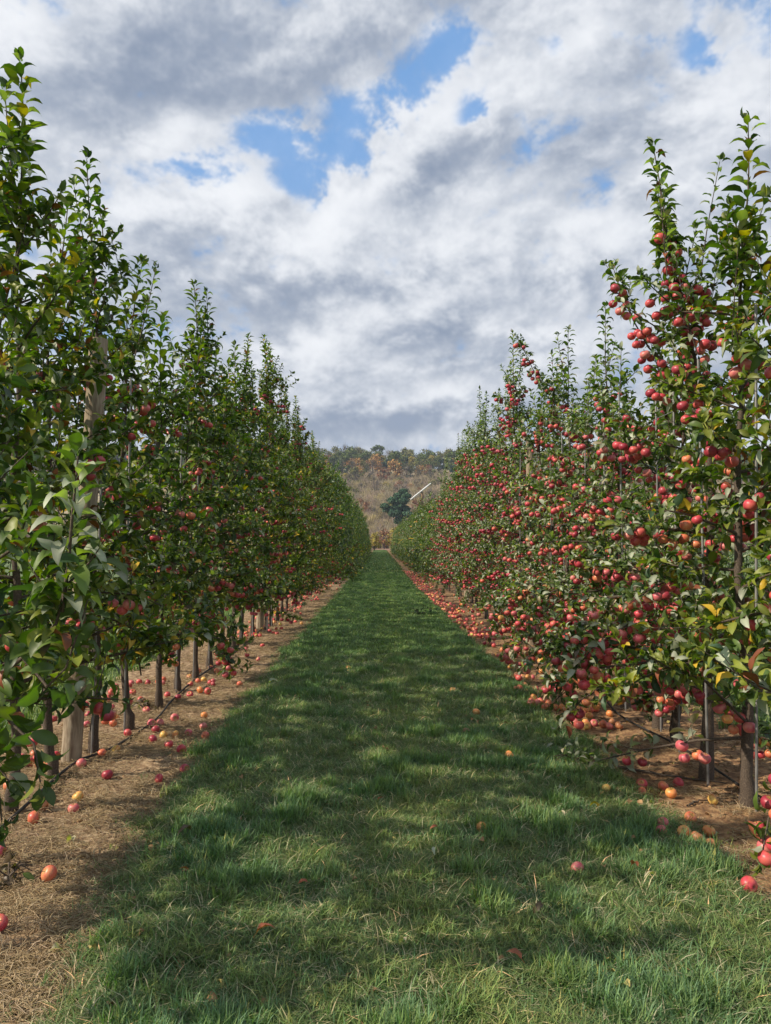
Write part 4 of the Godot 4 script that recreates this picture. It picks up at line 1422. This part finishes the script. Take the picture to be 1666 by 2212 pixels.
func at_px(px: float, py: float, d: float, tree: Vector3) -> Vector3:   # a point of a limb, given as bearings from the eye and its distance, relative to its tree
	return Vector3((px - 822.0) / 1597.0 * d, EYE + (1172.0 - py) / 1597.0 * d, -d) - tree


func line_px(points: Array, tree: Vector3) -> Array:
	return points.map(func(p): return at_px(p[0], p[1], p[2], tree))


func make_rows() -> void:
	rng.seed = 4242
	var left := []
	var right := []
	# ---- left row: distance, x, height
	var lefts := [[2.72, -2.08, 3.9], [3.46, -2.12, 4.25], [4.28, -2.10, 4.3], [4.88, -2.13, 3.75], [5.53, -2.12, 4.4], [6.14, -2.06, 3.85], [7.0, -2.08, 3.65], [7.72, -2.1, 3.6], [8.4, -2.08, 4.4], [9.15, -2.1, 3.8], [9.9, -2.08, 3.9], [10.6, -2.1, 4.35]]
	var k := 0
	for t in lefts:
		var at := Vector3(t[1], 0, -t[0])
		left.append(at)
		var o := {"seed": 100 + k, "h": t[2], "reach": 0.92, "leaf": 0.95, "fruit": 0.05 if t[0] < 5.0 else 0.17, "mix": GOLD_MIX if k == 2 or k == 3 else LEFT_MIX, "thick": 0.95, "base": 0.74 if t[0] > 4.0 else 0.8, "sprouts": 8, "skirt": 0.6, "limbs": [], "shoots": []}
		if k == 0:
			o.limbs = [
				{"line": line_px([[-330, 1500, 2.66], [-160, 1510, 2.55], [-20, 1475, 2.4], [62, 1415, 2.33], [128, 1345, 2.28], [150, 1240, 2.24]], at), "rad": 0.014, "fruit": 0.0, "from": 0.3, "thick": 0.9, "size": 0.12},
				{"line": line_px([[-260, 1560, 2.6], [-90, 1600, 2.45], [-10, 1620, 2.36], [35, 1680, 2.32]], at), "rad": 0.009, "fruit": 0.0, "from": 0.3, "thick": 1.0, "size": 0.12},
				{"line": line_px([[-200, 1300, 2.6], [-60, 1250, 2.45], [40, 1180, 2.40], [70, 1080, 2.38]], at), "rad": 0.010, "fruit": 0.0, "from": 0.3, "thick": 0.95, "size": 0.12}]
			o.shoots = [{"line": line_px([[140, 1320, 2.27], [152, 1210, 2.22], [158, 1110, 2.20], [165, 1030, 2.18], [168, 985, 2.18]], at), "size": 0.145, "step": 0.0145, "mix": [[3, 0.60], [1, 0.28], [2, 0.12]]},
				{"line": line_px([[60, 1420, 2.33], [110, 1480, 2.3], [150, 1440, 2.27], [185, 1330, 2.24], [200, 1270, 2.24]], at), "size": 0.128, "step": 0.019, "mix": [[1, 0.5], [2, 0.3], [0, 0.2]]},
				{"line": line_px([[-10, 1500, 2.38], [40, 1560, 2.33], [85, 1600, 2.3], [100, 1680, 2.28]], at), "size": 0.128, "step": 0.019, "mix": [[1, 0.4], [0, 0.4], [2, 0.2]]},
				{"line": line_px([[-30, 1600, 2.36], [10, 1680, 2.32], [20, 1760, 2.3]], at), "size": 0.125, "step": 0.02, "mix": [[1, 0.4], [0, 0.6]]}]
		elif k == 8:
			o.limbs = [{"line": line_px([[440, 1330, 8.4], [470, 1370, 8.3], [492, 1420, 8.15], [500, 1452, 8.1]], at), "rad": 0.008, "fruit": 0.75, "from": 0.4, "thick": 0.8}]
		elif k == 5 or k == 6:
			o.limbs = [{"line": line_px([[300, 1330, t[0]], [340, 1370, t[0] - 0.2], [330 + k * 8, 1420, t[0] - 0.35]], at), "rad": 0.008, "fruit": 0.5, "from": 0.3, "thick": 0.8}]
		var label: String = ["apple tree whose large-leaved branch reaches in at the left edge", "leafy apple tree at the left frame edge behind the large-leaved branch", "tallest apple tree at the left edge, topped by a long bare shoot", "apple tree just before the wooden post in the left row", "tall slender apple tree just beyond the wooden post", "apple tree with a dark thin trunk, second past the wooden post",
			"apple tree with fruit low on its branches, third past the post", "fourth apple tree past the wooden post in the left row", "left apple tree with a drooping branch of crimson apples near the ground", "sixth apple tree past the wooden post in the left row", "seventh apple tree past the wooden post in the left row", "eighth apple tree past the wooden post in the left row"][k]
		near_tree(o, at, label, "apple trees of the left row")
		k += 1
	# ---- right row
	var rights := [[2.9, 2.2, 3.6], [3.66, 2.16, 3.75], [4.36, 2.14, 4.05], [4.87, 2.12, 4.0], [5.56, 2.2, 3.6], [6.2, 2.3, 3.4], [6.9, 2.27, 3.3], [7.6, 2.3, 3.9], [8.3, 2.26, 3.6], [9.1, 2.28, 4.1], [9.9, 2.3, 4.0], [10.6, 2.28, 3.9]]
	k = 0
	for t in rights:
		var at := Vector3(t[1], 0, -t[0])
		right.append(at)
		var o := {"seed": 300 + k, "h": t[2], "reach": 0.86 if t[0] < 4.5 else 0.98, "fruit": 0.50 if t[0] > 4.6 else 0.11, "mix": GOLD_MIX if t[0] < 4.5 else RIGHT_MIX, "thick": 0.80 if t[0] > 4.6 else 1.0, "base": 0.85 if t[0] < 4.5 else 0.6, "sprouts": 5, "skirt": 0.8 if t[0] < 4.5 else 1.5, "limbs": [], "stout": 1.15, "leaf": 0.92 if t[0] < 4.5 else 0.82}
		if k == 1:
			o.limbs = [{"line": line_px([[1950, 1480, 3.66], [1800, 1560, 3.55], [1700, 1660, 3.4], [1650, 1760, 3.32], [1632, 1850, 3.28]], at), "rad": 0.010, "fruit": 0.75, "from": 0.5, "thick": 0.5}]
		elif k == 2:
			o.limbs = [{"line": line_px([[1610, 1560, 4.36], [1520, 1470, 4.25], [1440, 1440, 4.15], [1400, 1415, 4.1]], at), "rad": 0.010, "fruit": 0.2, "thick": 0.5}, {"line": line_px([[1600, 1590, 4.36], [1500, 1595, 4.5], [1400, 1612, 4.7], [1310, 1632, 4.9], [1250, 1645, 5.05]], at), "rad": 0.010, "fruit": 0.08, "thick": 0.3, "mix": [[3, 0.6], [1, 0.2], [8, 0.2]]}]
		elif k == 3:
			o.leader = [Vector3(0, -0.04, 0), Vector3(0.03, 0.5, 0), Vector3(0.03, 1.0, -0.02), Vector3(0.07, 1.5, -0.03), Vector3(0.09, 2.0, -0.05)] + line_px([[1530, 850, 4.95], [1505, 760, 4.97], [1488, 690, 5.0], [1472, 610, 5.0], [1462, 550, 5.0]], at)
			o.h = 3.9
			o.limbs = [{"line": line_px([[1525, 850, 4.95], [1505, 760, 4.97], [1488, 690, 5.0], [1474, 610, 5.0], [1462, 520, 5.0], [1440, 460, 5.0]], at), "rad": 0.01, "fruit": 0.7, "thick": 0.7}, {"line": line_px([[1490, 700, 5.0], [1515, 640, 5.0], [1530, 590, 4.98], [1545, 600, 4.95]], at), "rad": 0.007, "fruit": 0.7, "thick": 0.6}]
		elif k == 4:
			o.limbs = [{"line": line_px([[1560, 960, 5.56], [1500, 850, 5.56], [1450, 790, 5.56], [1408, 745, 5.55], [1378, 690, 5.55], [1352, 630, 5.5], [1335, 575, 5.5]], at), "rad": 0.011, "fruit": 0.7, "thick": 0.75, "from": 0.05}]
			o.h = 3.3
		elif k == 10:
			o.limbs = [{"line": line_px([[1215, 930, 9.9], [1190, 850, 9.9], [1155, 795, 9.9], [1130, 740, 9.9], [1118, 722, 9.9]], at), "rad": 0.010, "fruit": 0.4, "thick": 0.85}]
		elif k >= 5 and k <= 9:
			o.limbs = [{"line": line_px([[822 + (t[1] / t[0]) * 1597, 1120, t[0]], [822 + (t[1] - 0.35) / t[0] * 1597, 1090 - k * 4, t[0] + 0.1], [822 + (t[1] - 0.75) / t[0] * 1597, 1100, t[0] + 0.2]], at), "rad": 0.011, "fruit": 0.4, "thick": 0.5}]
		if k >= 3 and k <= 9:   # low boughs weighed down towards the lane
			for q in 2:
				var y := 0.62 + 0.34 * q + r(-0.05, 0.08)
				var z := r(-0.25, 0.3)
				o.limbs.append({"line": [Vector3(0, y, 0), Vector3(-0.25, y + 0.08, z * 0.4), Vector3(-0.52, y + 0.05, z * 0.8), Vector3(-0.76, y - 0.10, z), Vector3(-0.92, y - 0.30, z * 1.15)], "rad": 0.011, "fruit": 0.5, "thick": 0.9})
		var label: String = ["right apple tree standing outside the frame, only outer leaves showing", "apple tree at the right edge whose drooping branch carries red apples low down", "yellow-green leafy apple tree with the nearest trunk on the right", "right apple tree whose leaning fruit-laden leader stands against the sky", "apple tree whose long fruiting branch arches left against the sky", "open apple tree, third of the right trunks, grey leaves and red fruit",
			"fourth right apple tree, low and heavy with red apples", "fifth right apple tree, with bare trunk showing below", "sixth right apple tree, over the apple heap", "seventh right apple tree from the frame edge", "right apple tree whose thin leaning top bends over the lane", "ninth right apple tree, before the green wall closes"][k]
		near_tree(o, at, label, "apple trees of the right row")
		k += 1
	# ---- further on: a few trees built once and repeated
	var lm := []
	var rm := []
	for q in 4:
		lm.append(far_model({"seed": 700 + q, "h": [4.6, 4.3, 4.8, 4.4][q], "reach": 0.95, "fruit": 0.15, "mix": GOLD_MIX if q == 2 else LEFT_MIX, "thick": 0.95, "base": 0.6, "sprouts": 10}, "mid", false))
		rm.append(far_model({"seed": 800 + q, "h": [4.3, 4.5, 4.1, 4.6][q], "reach": 0.98, "leaf": 0.85, "fruit": 0.44, "mix": RIGHT_MIX, "thick": 0.85, "base": 0.5, "sprouts": 8, "skirt": 1.4}, "mid", false))
	var russet := far_model({"seed": 860, "h": 4.7, "reach": 0.8, "fruit": 0.06, "mix": [[6, 0.45], [7, 0.15], [0, 0.2], [5, 0.05], [8, 0.15]], "thick": 0.9, "base": 0.5, "sprouts": 9}, "mid", false)
	var lf := []
	var rf := []
	for q in 3:
		lf.append(far_model({"seed": 900 + q, "h": 4.6, "reach": 1.2, "fruit": 0.02, "mix": LEFT_MIX, "thick": 1.0, "base": 0.16, "sprouts": 8, "skirt": 1.6}, "mid", true))
		rf.append(far_model({"seed": 950 + q, "h": 4.3, "reach": 1.25, "fruit": 0.03, "mix": LEFT_MIX if q else RIGHT_MIX, "thick": 1.0, "base": 0.16, "sprouts": 8, "skirt": 1.6}, "mid", true))
	rng.seed = 31
	for side in [-1, 1]:
		var d := 11.35
		var n := 0
		while d < 92.0:
			var m: Dictionary = (lm if side < 0 else rm)[rng.randi_range(0, 3)] if d < 27.0 else (lf if side < 0 else rf)[rng.randi_range(0, 2)]
			if side > 0 and n == 3:
				m = russet
			var at := Vector3(side * (2.08 if side < 0 else 2.24) + r(-0.12, 0.12), 0, -d)
			if d < 16.0:
				(left if side < 0 else right).append(at)
			var name_ := "left" if side < 0 else "right"
			far_tree(m, at, r(-0.35, 0.35) + (PI if rng.randf() < 0.4 else 0.0), (r(0.76, 1.08) if d < 27.0 else r(0.88, 1.1) if side < 0 else r(0.72, 0.9)), (("%s apple tree along the %s row, counted from the nearest" % [nth(13 + n), name_]) if m != russet else "russet-brown leafed apple tree standing out in the right row") if d < 27.0 else "leafy apple tree in the closed green far wall of the %s row" % name_, "apple trees of the %s row%s" % [name_, "" if d < 27.0 else ", far off"])
			n += 1
			d += r(0.68, 0.86) if d < 34.0 else r(0.82, 1.0)
	# the next rows to both sides, seen through the gaps
	for side in [1]:
		var d := 7.0
		while d < 32.0:
			far_tree((lf if side < 0 else rf)[rng.randi_range(0, 2)], Vector3(side * 6.2 + r(-0.1, 0.1), 0, -d), r(0, TAU), r(0.56, 0.68), "apple tree of the next row glimpsed through the %s row" % ("left" if side < 0 else "right"), "apple trees of the next row on the %s" % ("left" if side < 0 else "right"))
			d += r(1.0, 1.3)
	# the last trees, too far to tell apart
	var mass := thing("distant_orchard", "far ends of both apple rows merging into green hedges", "trees", Vector3.ZERO, "", "stuff")
	for side in [-1, 1]:
		for q in 3:
			var xs := []
			var d := 92.5 + q * 0.95
			while d < 116.0:
				xs.append(Transform3D(Basis.from_euler(Vector3(0, r(0, TAU), 0)).scaled(Vector3.ONE * (r(0.8, 0.98) if side < 0 else r(0.68, 0.85))), Vector3(side * 2.2, 0, -d)))
				d += 2.85
			copies("crowns", (lf if side < 0 else rf)[q].crown, leaf_mat, mass, xs, [])
			copies("trunks", (lf if side < 0 else rf)[q].trunk, bark, mass, xs, [])
	make_trellis(left, right)
